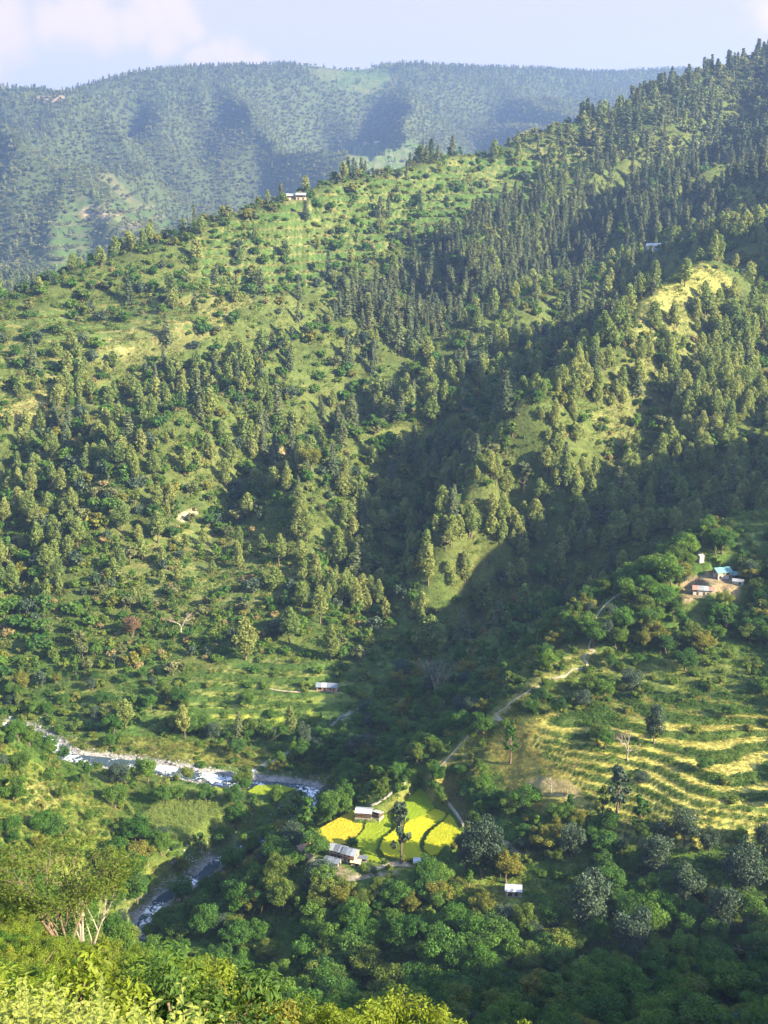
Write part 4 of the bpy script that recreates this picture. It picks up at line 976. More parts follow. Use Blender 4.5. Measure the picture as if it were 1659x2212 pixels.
LAND = [(u, v - px * .5, lab) for u, v, px, lab in [
 (531,1425,92,'tall pine by the small lit terrace'),(627,1392,80,'plump lone pine'),(342,1172,66,'big lit pine of the lower terraces'),(440,1182,40,'lone pine on the grass shelf'),(480,1005,46,'pair of lit cone-shaped pines'),(812,895,84,'tall lit pine of the central wood'),(672,1015,52,'pale bushy tree'),(930,1428,98,'broad-headed pine above the gorge'),(945,1508,94,'bare flat-topped tree of the gorge'),(392,1368,46,'whitish leafless tree'),(285,1375,44,'brown-leaved tree'),(1040,1335,84,'large pine at the slope foot'),(866,1862,134,'tall lopped tree in the rice'),(1042,1896,142,'huge dark tree'),(1094,1908,78,'olive-gold tree'),(1412,1606,92,'cone-shaped tree on the terraces'),(1332,1765,112,'full-headed lopped tree'),(1418,1898,104,'dome-headed oak'),(1272,2010,140,'widest grey-green oak'),(1606,1946,140,'massive edge oak'),(1368,2068,112,'oak before the widest oak'),(1440,1275,82,'large round village tree'),(1282,1398,60,'tree at the crest path'),(318,1692,58,'round riverbank tree'),(250,1748,60,'round tree by the maize'),(390,1952,64,'leaning tree over the river'),(1148,2180,88,'round olive-yellow tree'),(960,2120,120,'big leafy tree below the farm'),(1612,2078,56,'brown leafless tree at right'),(862,760,80,'clear-standing grey-green cedar'),
 (735,1855,40,'slate-roofed farmhouse'),(790,1765,10,'tin shed'),(1109,1930,14,'white-roofed shed'),(1518,1284,20,'long village house'),(1560,1248,20,'teal-roofed house'),(707,1490,14,'pink hut'),(640,432,10,'ridge houses'),(1200,620,14,'paired spur houses'),(1411,543,10,'lone upper house'),(1500,600,20,'grass knoll'),(1195,1700,10,'fallow tan plot'),(290,730,20,'long pale meadow'),(60,890,20,'pale meadow at the left edge'),(300,1650,10,'wide river bed'),(690,1590,10,'side stream'),(250,1000,10,'small straw-coloured clearing'),(815,1305,10,'foot of the pine belt'),(1300,1100,10,'lower end of the lit pine spur'),(1560,850,10,'middle of the lit pine spur'),(1000,560,10,'middle of the cedar forest'),(1350,420,10,'upper end of the cedar forest'),(120,1450,10,'left end of the scrub slope'),(700,2080,10,'middle of the dark wood'),(1480,2150,10,'lower right corner of the dark wood'),(560,1960,10,'grassy river bank'),(1600,1450,10,'rough grass below the village')]]
ORD = 'nearest,second nearest,third nearest,fourth nearest,fifth nearest,sixth nearest,seventh nearest,eighth nearest,ninth nearest,tenth nearest,eleventh nearest,twelfth nearest,thirteenth nearest,fourteenth nearest,fifteenth nearest,sixteenth nearest,seventeenth nearest,eighteenth nearest,nineteenth nearest,twentieth nearest'.split(',')
TENS = 'first second third fourth fifth sixth seventh eighth ninth'.split()
ORD += [p_ + t_ + ' nearest' for p_, e_ in (('twenty-', 'thirtieth'), ('thirty-', 'fortieth'), ('forty-', 'fiftieth'), ('fifty-', 'sixtieth')) for t_ in TENS + [None] if t_] 
def place_labels(uv, lead, land):
    """a phrase for each picture position that says which one it is: its landmark, the side, and its rank there"""
    lu = np.array([l[0] for l in land]); lv = np.array([l[1] for l in land]); key = []
    for u, v in uv:
        d = np.hypot(lu - u, lv - v); k = int(d.argmin()); du, dv = u - lu[k], v - lv[k]
        side = ('right of' if du > 0 else 'left of') if abs(du) > abs(dv) else ('below' if dv > 0 else 'above'); key.append((k, side, d[k]))
    out = [None] * len(uv); cells = {}
    for i, (k, side, d) in enumerate(key): cells.setdefault((k, side), []).append((d, i))
    for (k, side), lst in cells.items():
        for n, (d, i) in enumerate(sorted(lst)):
            out[i] = '%s, %s %s the %s' % (lead, ORD[n] if n < len(ORD) else 'farther', side, land[k][2])
    return out
single = np.zeros(len(cand), bool)
for k in range(4):
    i = np.where(seen & (cand[:, 3] == k))[0]; i = i[np.argsort(-size[i])][:LIMIT[k]]; single[i] = True
cand_label = {}
for k in range(4):
    ix = np.where(single & (cand[:, 3] == k))[0]
    for i, lb in zip(ix, place_labels(np.stack([CU_[ix], CV_[ix]], 1), LEAD[k], LAND)): cand_label[i] = lb
LOD = np.where(cand[:, 1] < 470, 0, np.where(cand[:, 1] < 1150, 1, 2))
for i in np.where(single)[0]:
    x, y, z, k, h, zn, dep = cand[i]; k = int(k); nm, kd, lf, ct, wd = KN[k]; ph = ZONES[int(zn)][4]
    lod = 0 if (y < 470 or (k < 2 and y < 640)) else 1
    tree_thing(nm, kd, int(rng.integers(5)), lf, (x, y, z - .1), h, rng.uniform(.85, 1.25) if k < 2 else rng.uniform(.9, 1.35), cand_label[i], ct, '%ss on %s' % (wd, ph), lod, 'bark', None, (rng.normal() * .03, rng.normal() * .03))
def mass(name, sel, specs, label, cat):
    """the plants past the limit, as one mass: specs gives kind, lod, leaf and how many variants"""
    c = cand[sel]; shapes, base, tot = [], {}, 0
    for key, lst in specs.items():
        new = [plant_joined(kd, lod, v, leaf) for kd, lod, leaf, nv in lst for v in range(nv)]
        base[key] = (tot, len(new)); shapes += new; tot += len(new)
    idx = np.array([base[int(k)][0] + rng.integers(base[int(k)][1]) for k in c[:, 3]])
    n = len(c); w = np.where(c[:, 3] < 2, rng.uniform(.75, 1.4, n), rng.uniform(.85, 1.5, n)) * c[:, 4]
    rot = np.stack([rng.normal(size=n) * .06, rng.normal(size=n) * .06, rng.uniform(0, 6.28, n)], 1)
    print(name, n)
    scatter(name, c[:, :3] - [0, 0, .1], rot, np.stack([w, w, c[:, 4]], 1), idx, shapes, label, cat)
rest = ~single
mass('valley_trees_and_scrub', rest & (LOD == 0), {0: [('pine', 0, 'pine', 5)], 1: [('cedar', 0, 'cedar', 3)], 2: [('broad', 0, 'broad', 7), ('broad', 0, 'weeds', 2), ('broad', 0, 'olive', 1), ('tall', 0, 'broad', 2), ('oak', 0, 'oak', 1)], 3: [('shrub', 0, 'shrub', 6), ('shrub', 0, 'weeds', 2), ('bare', 0, 'dry', 1)]}, 'mixed green scrub and small trees covering the valley sides', 'forest')
mass('hillside_forest', rest & (LOD == 1), {0: [('pine', 1, 'pine', 12)], 1: [('cedar', 1, 'cedar', 8)], 2: [('broad', 1, 'broad', 6), ('broad', 1, 'far', 2), ('broad', 1, 'olive', 1), ('tall', 1, 'broad', 2), ('oak', 1, 'oak', 2)], 3: [('shrub', 1, 'shrub', 6), ('shrub', 1, 'weeds', 2), ('shrub', 1, 'dry', 1)]}, 'pine, cedar and scrub covering the middle hillside', 'forest')
mass('far_forest', rest & (LOD == 2), {0: [('pine', 2, 'pine', 4)], 1: [('cedar', 2, 'cedar', 4)], 2: [('broad', 2, 'far', 6)], 3: [('shrub', 2, 'shrub', 3)]}, 'hazy blue forest covering the far mountain range', 'forest')
# ------------------------------------------------------------------ crops
def crop_slab(poly, z, hgt, step=.38, amp=.10, seed=0):
    p2 = [tuple(q[:2]) for q in poly]; a = np.array(p2); x0, y0 = a.min(0); x1, y1 = a.max(0)
    xs, ys = np.arange(x0, x1 + step, step), np.arange(y0, y1 + step, step)
    cx_, cy_ = np.meshgrid((xs[:-1] + xs[1:]) / 2, (ys[:-1] + ys[1:]) / 2); ins = inpoly(cx_, cy_, p2)
    PX, PY = np.meshgrid(xs, ys); PX = PX + fbm(PX * .9, PY * .9, 2, .5, seed) * .3; PY = PY + fbm(PX * .9 + 50, PY * .9, 2, .5, seed) * .3
    top = z + hgt + amp * (fbm(PX / 1.1, PY / 1.1, 3, .6, seed) * 1.6 + rng.normal(size=PX.shape) * .35)
    n = PX.size; nx = len(xs); v = np.concatenate([np.stack([PX, PY, top], -1).reshape(-1, 3), np.stack([PX, PY, np.full(PX.shape, z - .2)], -1).reshape(-1, 3)])
    f = []; J, I = np.where(ins)
    q = lambda j, i: j * nx + i
    f = [np.stack([q(J, I), q(J, I + 1), q(J + 1, I + 1), q(J + 1, I)], 1)]
    pad = np.pad(ins, 1)
    for dj, di, (aj, ai), (bj, bi) in ((0, -1, (1, 0), (0, 0)), (0, 1, (0, 1), (1, 1)), (-1, 0, (0, 0), (0, 1)), (1, 0, (1, 1), (1, 0))):
        e = ins & ~pad[1 + dj:pad.shape[0] - 1 + dj, 1 + di:pad.shape[1] - 1 + di]; j, i = np.where(e)
        A, B = q(j + aj, i + ai), q(j + bj, i + bi); f.append(np.stack([A, A + n, B + n, B], 1))
    return v, np.concatenate(f)
def crop_mat(name, c, c2):
    m, nt, out = new_mat(name); T = NT(nt); geo = T.node('ShaderNodeNewGeometry')
    a = T.node('ShaderNodeTexNoise', {'Vector': geo.outputs['Position'], 'Scale': .35, 'Detail': 5.0, 'Roughness': .65})
    b = T.node('ShaderNodeTexNoise', {'Vector': geo.outputs['Position'], 'Scale': 4.0, 'Detail': 4.0, 'Roughness': .7})
    s = T.node('ShaderNodeMath', {0: a.outputs['Fac'], 1: b.outputs['Fac']}, operation='ADD')
    mr = T.node('ShaderNodeMapRange', {'Value': s.outputs[0], 'From Min': .75, 'From Max': 1.25})
    mx = T.node('ShaderNodeMixRGB', {'Fac': mr.outputs[0], 'Color1': (*c2, 1), 'Color2': (*c, 1)})
    d = T.node('ShaderNodeBsdfDiffuse', {'Color': mx.outputs[0]}); tr = T.node('ShaderNodeBsdfTranslucent', {'Color': mx.outputs[0]})
    bp = T.node('ShaderNodeBump', {'Height': b.outputs['Fac'], 'Strength': .9, 'Distance': .25}); nt.links.new(bp.outputs[0], d.inputs['Normal'])
    sh = T.node('ShaderNodeMixShader', {0: .2, 1: d.outputs[0], 2: tr.outputs[0]}); nt.links.new(sh.outputs[0], out.inputs['Surface']); return m
CROPS = {'gold': ((.50,.41,.035), (.36,.31,.03), 'golden ripe rice plot above the slate-roofed farmhouse'), 'lime': ((.27,.33,.025), (.18,.25,.02), 'lime green rice plot right of the golden rice'),
 'green': ((.24,.33,.022), (.17,.25,.018), 'green pointed rice plot at the top of the farm terrace'), 'yellow': ((.47,.46,.025), (.35,.37,.02), 'bright yellow rice plot behind the tall lopped tree'),
 'citron': ((.38,.38,.022), (.27,.30,.018), 'citron rice plot nearest the huge dark tree'), 'river_rice': ((.26,.32,.03), (.19,.25,.02), 'small bright rice plot beside the river bend'), 'river_rice_small': ((.25,.30,.04), (.18,.24,.03), 'tiny rice plot behind the round riverside trees')}
for i, (nme, (c, c2, lab)) in enumerate(CROPS.items()):
    v, f = crop_slab(plot_world[nme], PLOTS[nme][1], PLOTS[nme][2], seed=i)
    link('rice_crop', mesh_np('rice_crop', v, f, crop_mat('rice_' + nme, c, c2)), label=lab, cat='rice', kind='stuff')
bw = []
for nme in CROPS:
    L = np.vstack([plot_world[nme], plot_world[nme][:1]]); D = smooth_line(L, 14)[:, :2]; D = np.repeat(D, 3, 0) + rng.normal(size=(len(D) * 3, 2)) * .35
    bw.append(D)
bw = np.concatenate(bw)
def fill_points(poly, z, d, jitter=.5, row=None):
    p2 = [tuple(q[:2]) for q in poly]; a = np.array(p2); x0, y0 = a.min(0); x1, y1 = a.max(0)
    X_, Y_ = np.meshgrid(np.arange(x0, x1, d), np.arange(y0, y1, row or d)); X_ = X_.ravel() + rng.uniform(-jitter, jitter, X_.size) * d; Y_ = Y_.ravel() + rng.uniform(-jitter, jitter, Y_.size) * d * .4
    m = inpoly(X_, Y_, p2); return np.stack([X_[m], Y_[m], np.full(m.sum(), z)], 1)
def shape_maize(r, n, size):
    L = [tube([(0, 0, -.04), (r.normal() * .02, r.normal() * .02, .95)], [.012, .006], 4)]
    for k in range(9):
        a = k * 2.5 + r.normal() * .3; z = .12 + k * .085; l = r.uniform(.22, .34); d = np.array([math.cos(a), math.sin(a), 0]); s = np.array([-d[1], d[0], 0]) * .028
        p0 = np.array([0, 0, z]); p1 = p0 + d * l * .5 + [0, 0, l * .45]; p2 = p0 + d * l + [0, 0, l * .15]
        L.append((np.array([p0 - s * .6, p0 + s * .6, p1 + s, p1 - s, p2 + s * .2, p2 - s * .2]), np.array([(0, 1, 2, 3), (3, 2, 4, 5)])))
    return None, joinvf(L)
SHAPES['maize'] = shape_maize
def simple_shapes(kind, leaf, nv, n=10, size=.05):
    out = []
    for v in range(nv):
        _, cr = SHAPES[kind](np.random.default_rng(500 + v), n, size); out.append(bpy.data.objects.new(kind, mesh_np(kind, cr[0], cr[1], M[leaf])))
    return out
def scatter_simple(name, pos, h0, h1, shapes, label, cat, wide=(1.0, 1.3)):
    n = len(pos); h = rng.uniform(h0, h1, n); w = h * rng.uniform(*wide, n)
    scatter(name, pos, np.stack([rng.normal(size=n) * .06, rng.normal(size=n) * .06, rng.uniform(0, 6.28, n)], 1), np.stack([w, w, h], 1), rng.integers(0, len(shapes), n), shapes, label, cat)
scatter_simple('bund_weeds', np.column_stack([bw, ground(bw[:, 0], bw[:, 1])]), .2, .5, simple_shapes('weed', 'weeds', 4, 18, .16), 'ragged weeds along the banks of the rice plots', 'weeds', (1.0, 1.6))
cw = world_poly(corn_poly, 13.2); pts = fill_points(cw, 13.2, .5, .3, .75)
u_, v_, _ = project(pts[:, 0], pts[:, 1], pts[:, 2])
clear = np.ones(len(pts), bool)
for tx, ty, tr in taken: clear &= np.hypot(pts[:, 0] - tx, pts[:, 1] - ty) > tr * .8
band = fbm(pts[:, 0] / 14, pts[:, 1] / 5, 2, .5, 41)
low = inpoly(u_, v_, [(262,1720),(330,1690),(345,1740),(300,1770)]) | (np.abs(band) < .045)
pts[:, 2] = ground(pts[:, 0], pts[:, 1])
scatter_simple('maize_crop', pts[clear & ~low], 1.7, 2.5, simple_shapes('maize', 'corn', 6), 'pale green maize standing in rows on the river terrace', 'maize')
scatter_simple('bean_crop', pts[clear & low], .6, 1.0, simple_shapes('weed', 'weeds', 4, 16, .2), 'low bright green bean plants at the edge of the maize', 'beans')
dm = fill_points(plot_world['maize_dry'], PLOTS['maize_dry'][1], .8, .4); dm[:, 2] = ground(dm[:, 0], dm[:, 1])
scatter_simple('dry_maize_crop', dm, 1.0, 1.7, simple_shapes('maize', 'dry', 4), 'withered brown maize on the plot beside the rice', 'maize')

# ------------------------------------------------------------------ grass, weeds and scrub too small to count
def zone_points(poly, y0, y1, dens):
    """random ground points inside a picture outline"""
    us = np.array([p[0] for p in poly]); xm = y1 * .42 + 20
    n = int((y1 - y0) * 2 * xm * dens); x = rng.uniform(-xm, xm, n); y = rng.uniform(y0, y1, n)
    z = ground(x, y); u, v, _ = project(x, y, z); m = inpoly(u, v, poly); x, y, z = x[m], y[m], z[m]
    return np.stack([x, y, z], 1)
g1 = zone_points([(1040,1620),(1120,1550),(1250,1520),(1720,1480),(1720,1800),(1480,1840),(1250,1790),(1100,1740)], 285, 400, .9)
rs = bil(gx, gy, riser, g1[:, 0], g1[:, 1]); ok = keep_clear(g1[:, 0], g1[:, 1])
gold_pts = g1[(rs < .35) & ok & ~inpoly(*project(g1[:, 0], g1[:, 1], g1[:, 2])[:2], [(1120,1690),(1170,1672),(1240,1685),(1265,1712),(1250,1735),(1145,1718)])]
scatter_simple('ripe_grass', gold_pts, .35, .7, simple_shapes('grass', 'grass_gold', 5, 22, .03), 'ripe golden grass covering the treads of the terraces', 'grass', (1.3, 2.2))
ris_pts = g1[(rs > .5) & ok]
T4 = zone_points([(900,1420),(1280,1400),(1720,1390),(1720,1540),(1120,1560),(960,1690),(840,1700)], 330, 450, .35)
T5 = zone_points([(420,2000),(480,1850),(900,1880),(1720,1870),(1720,2260),(400,2260)], 215, 340, .42)
T6 = zone_points([(0,1560),(160,1660),(260,1720),(340,1800),(440,1890),(300,1960),(0,1940)], 265, 400, .45)
T7 = zone_points([(640,1560),(960,1540),(1000,1680),(760,1780),(560,1860),(620,1700)], 320, 460, .35)
T8 = zone_points([(0,1330),(900,1330),(900,1560),(640,1640),(150,1640),(0,1600)], 400, 540, .30)
T9 = zone_points([(1100,1330),(1300,1180),(1560,1090),(1720,1100),(1720,1420),(1260,1420)], 370, 490, .25)
T10 = zone_points([(900,1700),(1300,1760),(1720,1810),(1720,1900),(900,1900)], 270, 350, .4)
wp = np.concatenate([ris_pts, T4, T5, T6, T7, T8, T9, T10]); wp = wp[keep_clear(wp[:, 0], wp[:, 1], .2)]
wn_ = fbm(wp[:, 0] / 9, wp[:, 1] / 9, 3, .5, 55); wp = wp[wn_ > -.22]
scatter_simple('undergrowth', wp, .4, 1.25, simple_shapes('weed', 'weeds', 6, 34, .15), 'tangled green weeds and low scrub between the trees', 'undergrowth', (1.1, 2.0))
T11 = zone_points([(1250,1000),(1380,640),(1480,550),(1600,600),(1659,800),(1500,1050)], 540, 800, .12)
T12 = zone_points([(0,640),(560,520),(900,420),(900,520),(560,760),(0,930)], 600, 1000, .10)
T13 = zone_points([(920,1690),(960,1640),(1080,1520),(1270,1395),(1290,1430),(1120,1560),(970,1700)], 340, 420, .8)
T14 = zone_points([(360,1980),(460,1880),(505,1862),(495,1910),(420,1965),(375,2020)], 280, 350, 1.0)
T15 = zone_points([(0,1600),(150,1680),(250,1750),(280,1850),(0,1900)], 270, 400, .5)
T16 = zone_points([(130,1595),(300,1588),(480,1608),(640,1628),(560,1662),(330,1642),(150,1628)], 400, 450, .6)
T17 = zone_points([(940,1890),(1120,1900),(1260,1930),(1260,2010),(1020,2000)], 250, 320, .7)
T18 = zone_points([(0,560),(700,430),(1659,500),(1659,1130),(1200,1330),(0,1400)], 460, 800, .2)
T18 = T18[fbm(T18[:, 0] / 15, T18[:, 1] / 15, 2, .5, 66) > -.1]
scatter_simple('hillside_undergrowth', T18[keep_clear(T18[:, 0], T18[:, 1])], .8, 2.2, simple_shapes('weed', 'weeds', 4, 30, .16) + simple_shapes('weed', 'grass', 3, 30, .16), 'rough grass and weeds between the hillside trees', 'undergrowth', (1.2, 2.2))
T19 = zone_points([(0,560),(640,420),(1250,260),(1659,110),(1659,520),(860,700),(0,820)], 790, 1300, .05)
scatter_simple('ridge_undergrowth', T19[keep_clear(T19[:, 0], T19[:, 1])], .9, 2.4, simple_shapes('weed', 'weeds', 3, 24, .18) + simple_shapes('weed', 'grass', 2, 24, .18), 'low scrub and weeds on the terraced ridge', 'undergrowth', (1.2, 2.2))
gp = np.concatenate([T11, T12, T13, T14, T15, T16, T17]); gp = gp[keep_clear(gp[:, 0], gp[:, 1])]
scatter_simple('meadow_grass', gp, .45, 1.0, simple_shapes('grass', 'grass', 5, 20, .035), 'rough yellow-green grass on the banks and open meadows', 'grass', (1.4, 2.4))

# ------------------------------------------------------------------ river
def strip(line, half, lift, across=7, dz=None):
    L = np.array(line); d = np.gradient(L[:, :2], axis=0); d /= np.linalg.norm(d, axis=1)[:, None]; nrm = np.stack([-d[:, 1], d[:, 0]], 1)
    t = np.linspace(-1, 1, across); hw = half if np.ndim(half) else np.full(len(L), half)
    xy = L[:, None, :2] + nrm[:, None, :] * (t[None, :, None] * hw[:, None, None]); z = np.repeat(L[:, 2][:, None], across, 1) + lift
    if dz is not None: z = z + dz(xy[..., 0], xy[..., 1])
    n = len(L); i = np.arange(n * across).reshape(n, across)
    return np.concatenate([xy, z[..., None]], -1).reshape(-1, 3), np.stack([i[:-1, :-1], i[:-1, 1:], i[1:, 1:], i[1:, :-1]], -1).reshape(-1, 4)
def water_mat(foam):
    m, nt, out = new_mat('river_water'); T = NT(nt); geo = T.node('ShaderNodeNewGeometry')
    mp = T.node('ShaderNodeMapping', {'Vector': geo.outputs['Position'], 'Scale': (.55, .55, .55)})
    a = T.node('ShaderNodeTexNoise', {'Vector': mp.outputs[0], 'Scale': 1.0, 'Detail': 6.0, 'Roughness': .7, 'Distortion': 1.2})
    b = T.node('ShaderNodeTexNoise', {'Vector': geo.outputs['Position'], 'Scale': .09, 'Detail': 2.0})
    s = T.node('ShaderNodeMath', {0: a.outputs['Fac'], 1: b.outputs['Fac']}, operation='ADD')
    f = T.node('ShaderNodeMapRange', {'Value': s.outputs[0], 'From Min': foam, 'From Max': foam + .10})
    w = T.node('ShaderNodeBsdfPrincipled', {'Base Color': (.035, .06, .075, 1), 'Roughness': .12, 'IOR': 1.33})
    fo = T.node('ShaderNodeBsdfDiffuse', {'Color': (.80, .82, .84, 1)})
    bp = T.node('ShaderNodeBump', {'Height': a.outputs['Fac'], 'Strength': .8, 'Distance': .5}); nt.links.new(bp.outputs[0], w.inputs['Normal']); nt.links.new(bp.outputs[0], fo.inputs['Normal'])
    sh = T.node('ShaderNodeMixShader', {0: f.outputs[0], 1: w.outputs[0], 2: fo.outputs[0]}); nt.links.new(sh.outputs[0], out.inputs['Surface']); return m
fine = smooth_line(river_line, 5)
hw = 2.6 + .9 * sstep(385, 405, fine[:, 1]) + .8 * fbm(fine[:, 0] / 12, fine[:, 1] / 12, 2)
v, f = strip(fine, hw, -.42, 13, lambda x, y: .22 * fbm(x / 2.2, y / 2.2, 3, .6, 61))
link('river', mesh_np('river', v, f, water_mat(1.03), smooth=True), kind='structure', label='shallow rushing river with white rapids')
v, f = strip(smooth_line(stream_line, 4), 1.0, -.25, 5, lambda x, y: .12 * fbm(x / 1.5, y / 1.5, 2, .5, 62))
link('stream', mesh_np('stream', v, f, water_mat(.98), smooth=True), kind='structure', label='narrow white stream tumbling out of the gorge')
# stones and boulders
M['rock'] = plain_mat('river_rock', (.28,.27,.26), .85, .45, 3.0, .6, objrand=.35)
def rock_mesh(seed):
    bm = bmesh.new(); bmesh.ops.create_icosphere(bm, subdivisions=2, radius=.5); r = np.random.default_rng(seed); k = r.normal(size=(5, 3))
    for w in bm.verts:
        c = np.array(w.co); s = 1 + sum(.10 * math.sin(3.1 * (c @ q) + i) for i, q in enumerate(k)); w.co = Vector(c * s * [1, .85, .62])
    me = bpy.data.meshes.new('boulder'); bm.to_mesh(me); bm.free(); me.materials.append(M['rock']); return me
rocks = [rock_mesh(i) for i in range(6)]
bp_ = []
for i in range(900):
    k = rng.integers(8, len(fine) - 8); side = rng.normal() * .55; d = fine[k + 1, :2] - fine[k - 1, :2]; d /= np.linalg.norm(d); w = hw[k] + 1.8
    x, y = fine[k, :2] + np.array([-d[1], d[0]]) * side * w * 1.1; bp_.append((x, y, ground(x, y)[0], abs(side)))
bp_ = np.array(bp_); sz = rng.uniform(.35, .8, 900) * rng.choice([1, 1, 1, 1.6, 2.2], 900)
bu, bv, _ = project(bp_[:, 0], bp_[:, 1], bp_[:, 2]); vis = visible(bp_[:, 0], bp_[:, 1], bp_[:, 2] + .5) & (bu > 0) & (bu < 1659) & (bv < 2212)
order = np.argsort(-np.where(vis, sz, 0))[:220]
BL = [(60,1572,'left edge reach'),(150,1630,'first bend of the upper river'),(300,1650,'middle of the upper river'),(420,1672,'river behind the maize trees'),(530,1694,'tree in the river bend'),(650,1703,'right end of the upper river'),(600,1800,'river below the farm trees'),(500,1836,'upper end of the lower river'),(430,1890,'leaning tree over the river'),(330,1960,'lower river rapids'),(285,2050,'last glimpse of the lower river')]
bl = place_labels(np.stack([bu[order], bv[order]], 1), 'pale grey boulder', BL)
for j, i in enumerate(order):
    up = bp_[i, 1] > 395
    o = link('boulder', rocks[j % 6], loc=(bp_[i, 0], bp_[i, 1], bp_[i, 2] + sz[i] * .1), label=bl[j], cat='boulder', group='boulders of the upper river' if up else 'boulders of the lower river')
    o.scale = (sz[i],) * 3; o.rotation_euler = (rng.normal() * .3, rng.normal() * .3, rng.uniform(0, 6.28))
q = []
for i in range(7500):
    k = rng.integers(8, len(fine) - 8); d = fine[k + 1, :2] - fine[k - 1, :2]; d /= np.linalg.norm(d); x, y = fine[k, :2] + np.array([-d[1], d[0]]) * rng.normal() * (hw[k] + 1.4) * .95; q.append((x, y))
q = np.array(q); scatter_simple('river_stones', np.column_stack([q, ground(q[:, 0], q[:, 1])]), .2, .8, [bpy.data.objects.new('stone', m_) for m_ in rocks], 'pale stones and gravel along the river bed', 'stones', (1.0, 1.4))

# ------------------------------------------------------------------ paths and walls
M['trod'] = plain_mat('trodden_earth', (.36,.30,.21), .95, .35, .8)
M['stone'] = plain_mat('stone_wall', (.34,.31,.27), .9, .5, 2.5, .5)
def path(px, half, ymin, label, lift=.09, mat='trod', n=6, name='path', raw=None):
    L = raw if raw is not None else smooth_line([ray_ground(u, v, ymin) for u, v in px], n)
    L = smooth_line(L, 3) if raw is not None else L
    v, f = strip(L, half, lift, 4); v[:, 2] = ground(v[:, 0], v[:, 1]) + lift
    link(name, mesh_np(name, v, f, M[mat], smooth=True), kind='structure', label=label)
path(None, .42, 0, 'pale footpath zigzagging down the crest of the near spur', .22, raw=spur_path)
path([(640,1838),(665,1848),(690,1872),(740,1895),(767,1898),(810,1890),(853,1891)], .8, 280, 'trodden path below the farmhouse')
path([(790,1879),(815,1876),(839,1869),(870,1866),(905,1872)], .7, 280, 'pale path from the farmhouse to the low hut')
path([(1084,1816),(1100,1828),(1114,1841),(1149,1848)], .7, 280, 'short bare path right of the huge dark tree')
path([(1015,1953),(1040,1962),(1070,1983),(1099,2008)], .6, 240, 'pale edging path along the brown plot')
path([(580,1488),(640,1495),(680,1492),(740,1498)], .28, 400, 'faint path past the pink hut')
def stone_wall(px, ymin, label, h=.8, half=.35):
    L = smooth_line([ray_ground(u, v, ymin) for u, v in px], 6); v, f = strip(L, half, 0, 2); g = ground(v[:, 0], v[:, 1]); n = len(v)
    bot = v.copy(); bot[:, 2] = g - .3; top = v.copy(); top[:, 2] = g + h + rng.normal(size=n) * .07
    m = n // 2; F = []
    for i in range(m - 1):
        a, b, c, d = 2 * i, 2 * i + 1, 2 * i + 3, 2 * i + 2; F += [(a + n, b + n, c + n, d + n), (a, a + n, d + n, d), (b + n, b, c, c + n)]
    F += [(0, 1, 1 + n, n), (n - 2, n - 2 + n, n - 1 + n, n - 1)]
    link('stone_wall', mesh_np('stone_wall', np.concatenate([bot, top]), np.array(F), M['stone']), label=label, cat='wall')
stone_wall([(969,1738),(978,1750),(987,1762),(994,1772),(1001,1786)], 280, 'low stone wall edging the withered maize')
stone_wall([(786,1753),(806,1740),(828,1728),(852,1709),(876,1692)], 280, 'long low wall running up behind the tin shed', .6, .3)
# ------------------------------------------------------------------ houses
M['whitewash'] = plain_mat('whitewash', (.56,.53,.48), .9, .3, 1.2)
M['pinkwash'] = plain_mat('pink_plaster', (.62,.33,.22), .9, .3, 1.0)
M['tanwash'] = plain_mat('tan_plaster', (.55,.42,.28), .9, .3, 1.0)
M['slate'] = plain_mat('slate_roof', (.17,.20,.25), .55, .45, 2.2, .5, objrand=.35)
M['slate_pale'] = plain_mat('weathered_slate', (.30,.32,.35), .6, .4, 2.2, .5, objrand=.3)
M['tin'] = plain_mat('tin_sheet', (.50,.52,.55), .45, .35, 1.5, .1, metal=.35, objrand=.12)
M['tin_teal'] = plain_mat('teal_tin_sheet', (.15,.31,.32), .6, .25, 1.2, .1, objrand=.2)
M['rust_roof'] = plain_mat('rusted_sheet', (.36,.20,.17), .7, .4, 1.5, .2, objrand=.2)
M['cream'] = plain_mat('cream_sheet', (.78,.62,.32), .6, .15, 1.0)
M['timber'] = plain_mat('dark_timber', (.10,.07,.05), .8, .5, 3.0)
M['wood'] = plain_mat('brown_timber', (.24,.14,.08), .8, .4, 3.0)
M['dark'] = plain_mat('unlit_opening', (.02,.018,.016), .6, .2, 3.0)
M['blue'] = plain_mat('blue_paint', (.18,.30,.42), .7, .25, 2.0)
def boxvf(x0, x1, y0, y1, z0, z1):
    v = np.array([(x, y, z) for z in (z0, z1) for y in (y0, y1) for x in (x0, x1)], float)
    return v, np.array([(0,2,3,1),(4,5,7,6),(0,1,5,4),(2,6,7,3),(0,4,6,2),(1,3,7,5)])
def part(name, vf, mat, parent, label=None):
    L = vf if isinstance(vf, list) else [vf]; v, f = joinvf(L)
    return link(name, mesh_np(name, v, f, M[mat]), parent, label=label)
def slab(a, b, c, d, t):                       # a thin plate through four corners
    v = np.array([a, b, c, d], float); n = np.cross(v[1] - v[0], v[3] - v[0]); n = n / np.linalg.norm(n) * t
    return np.concatenate([v, v + n]), np.array([(3,2,1,0),(4,5,6,7),(0,1,5,4),(1,2,6,5),(2,3,7,6),(3,0,4,7)])
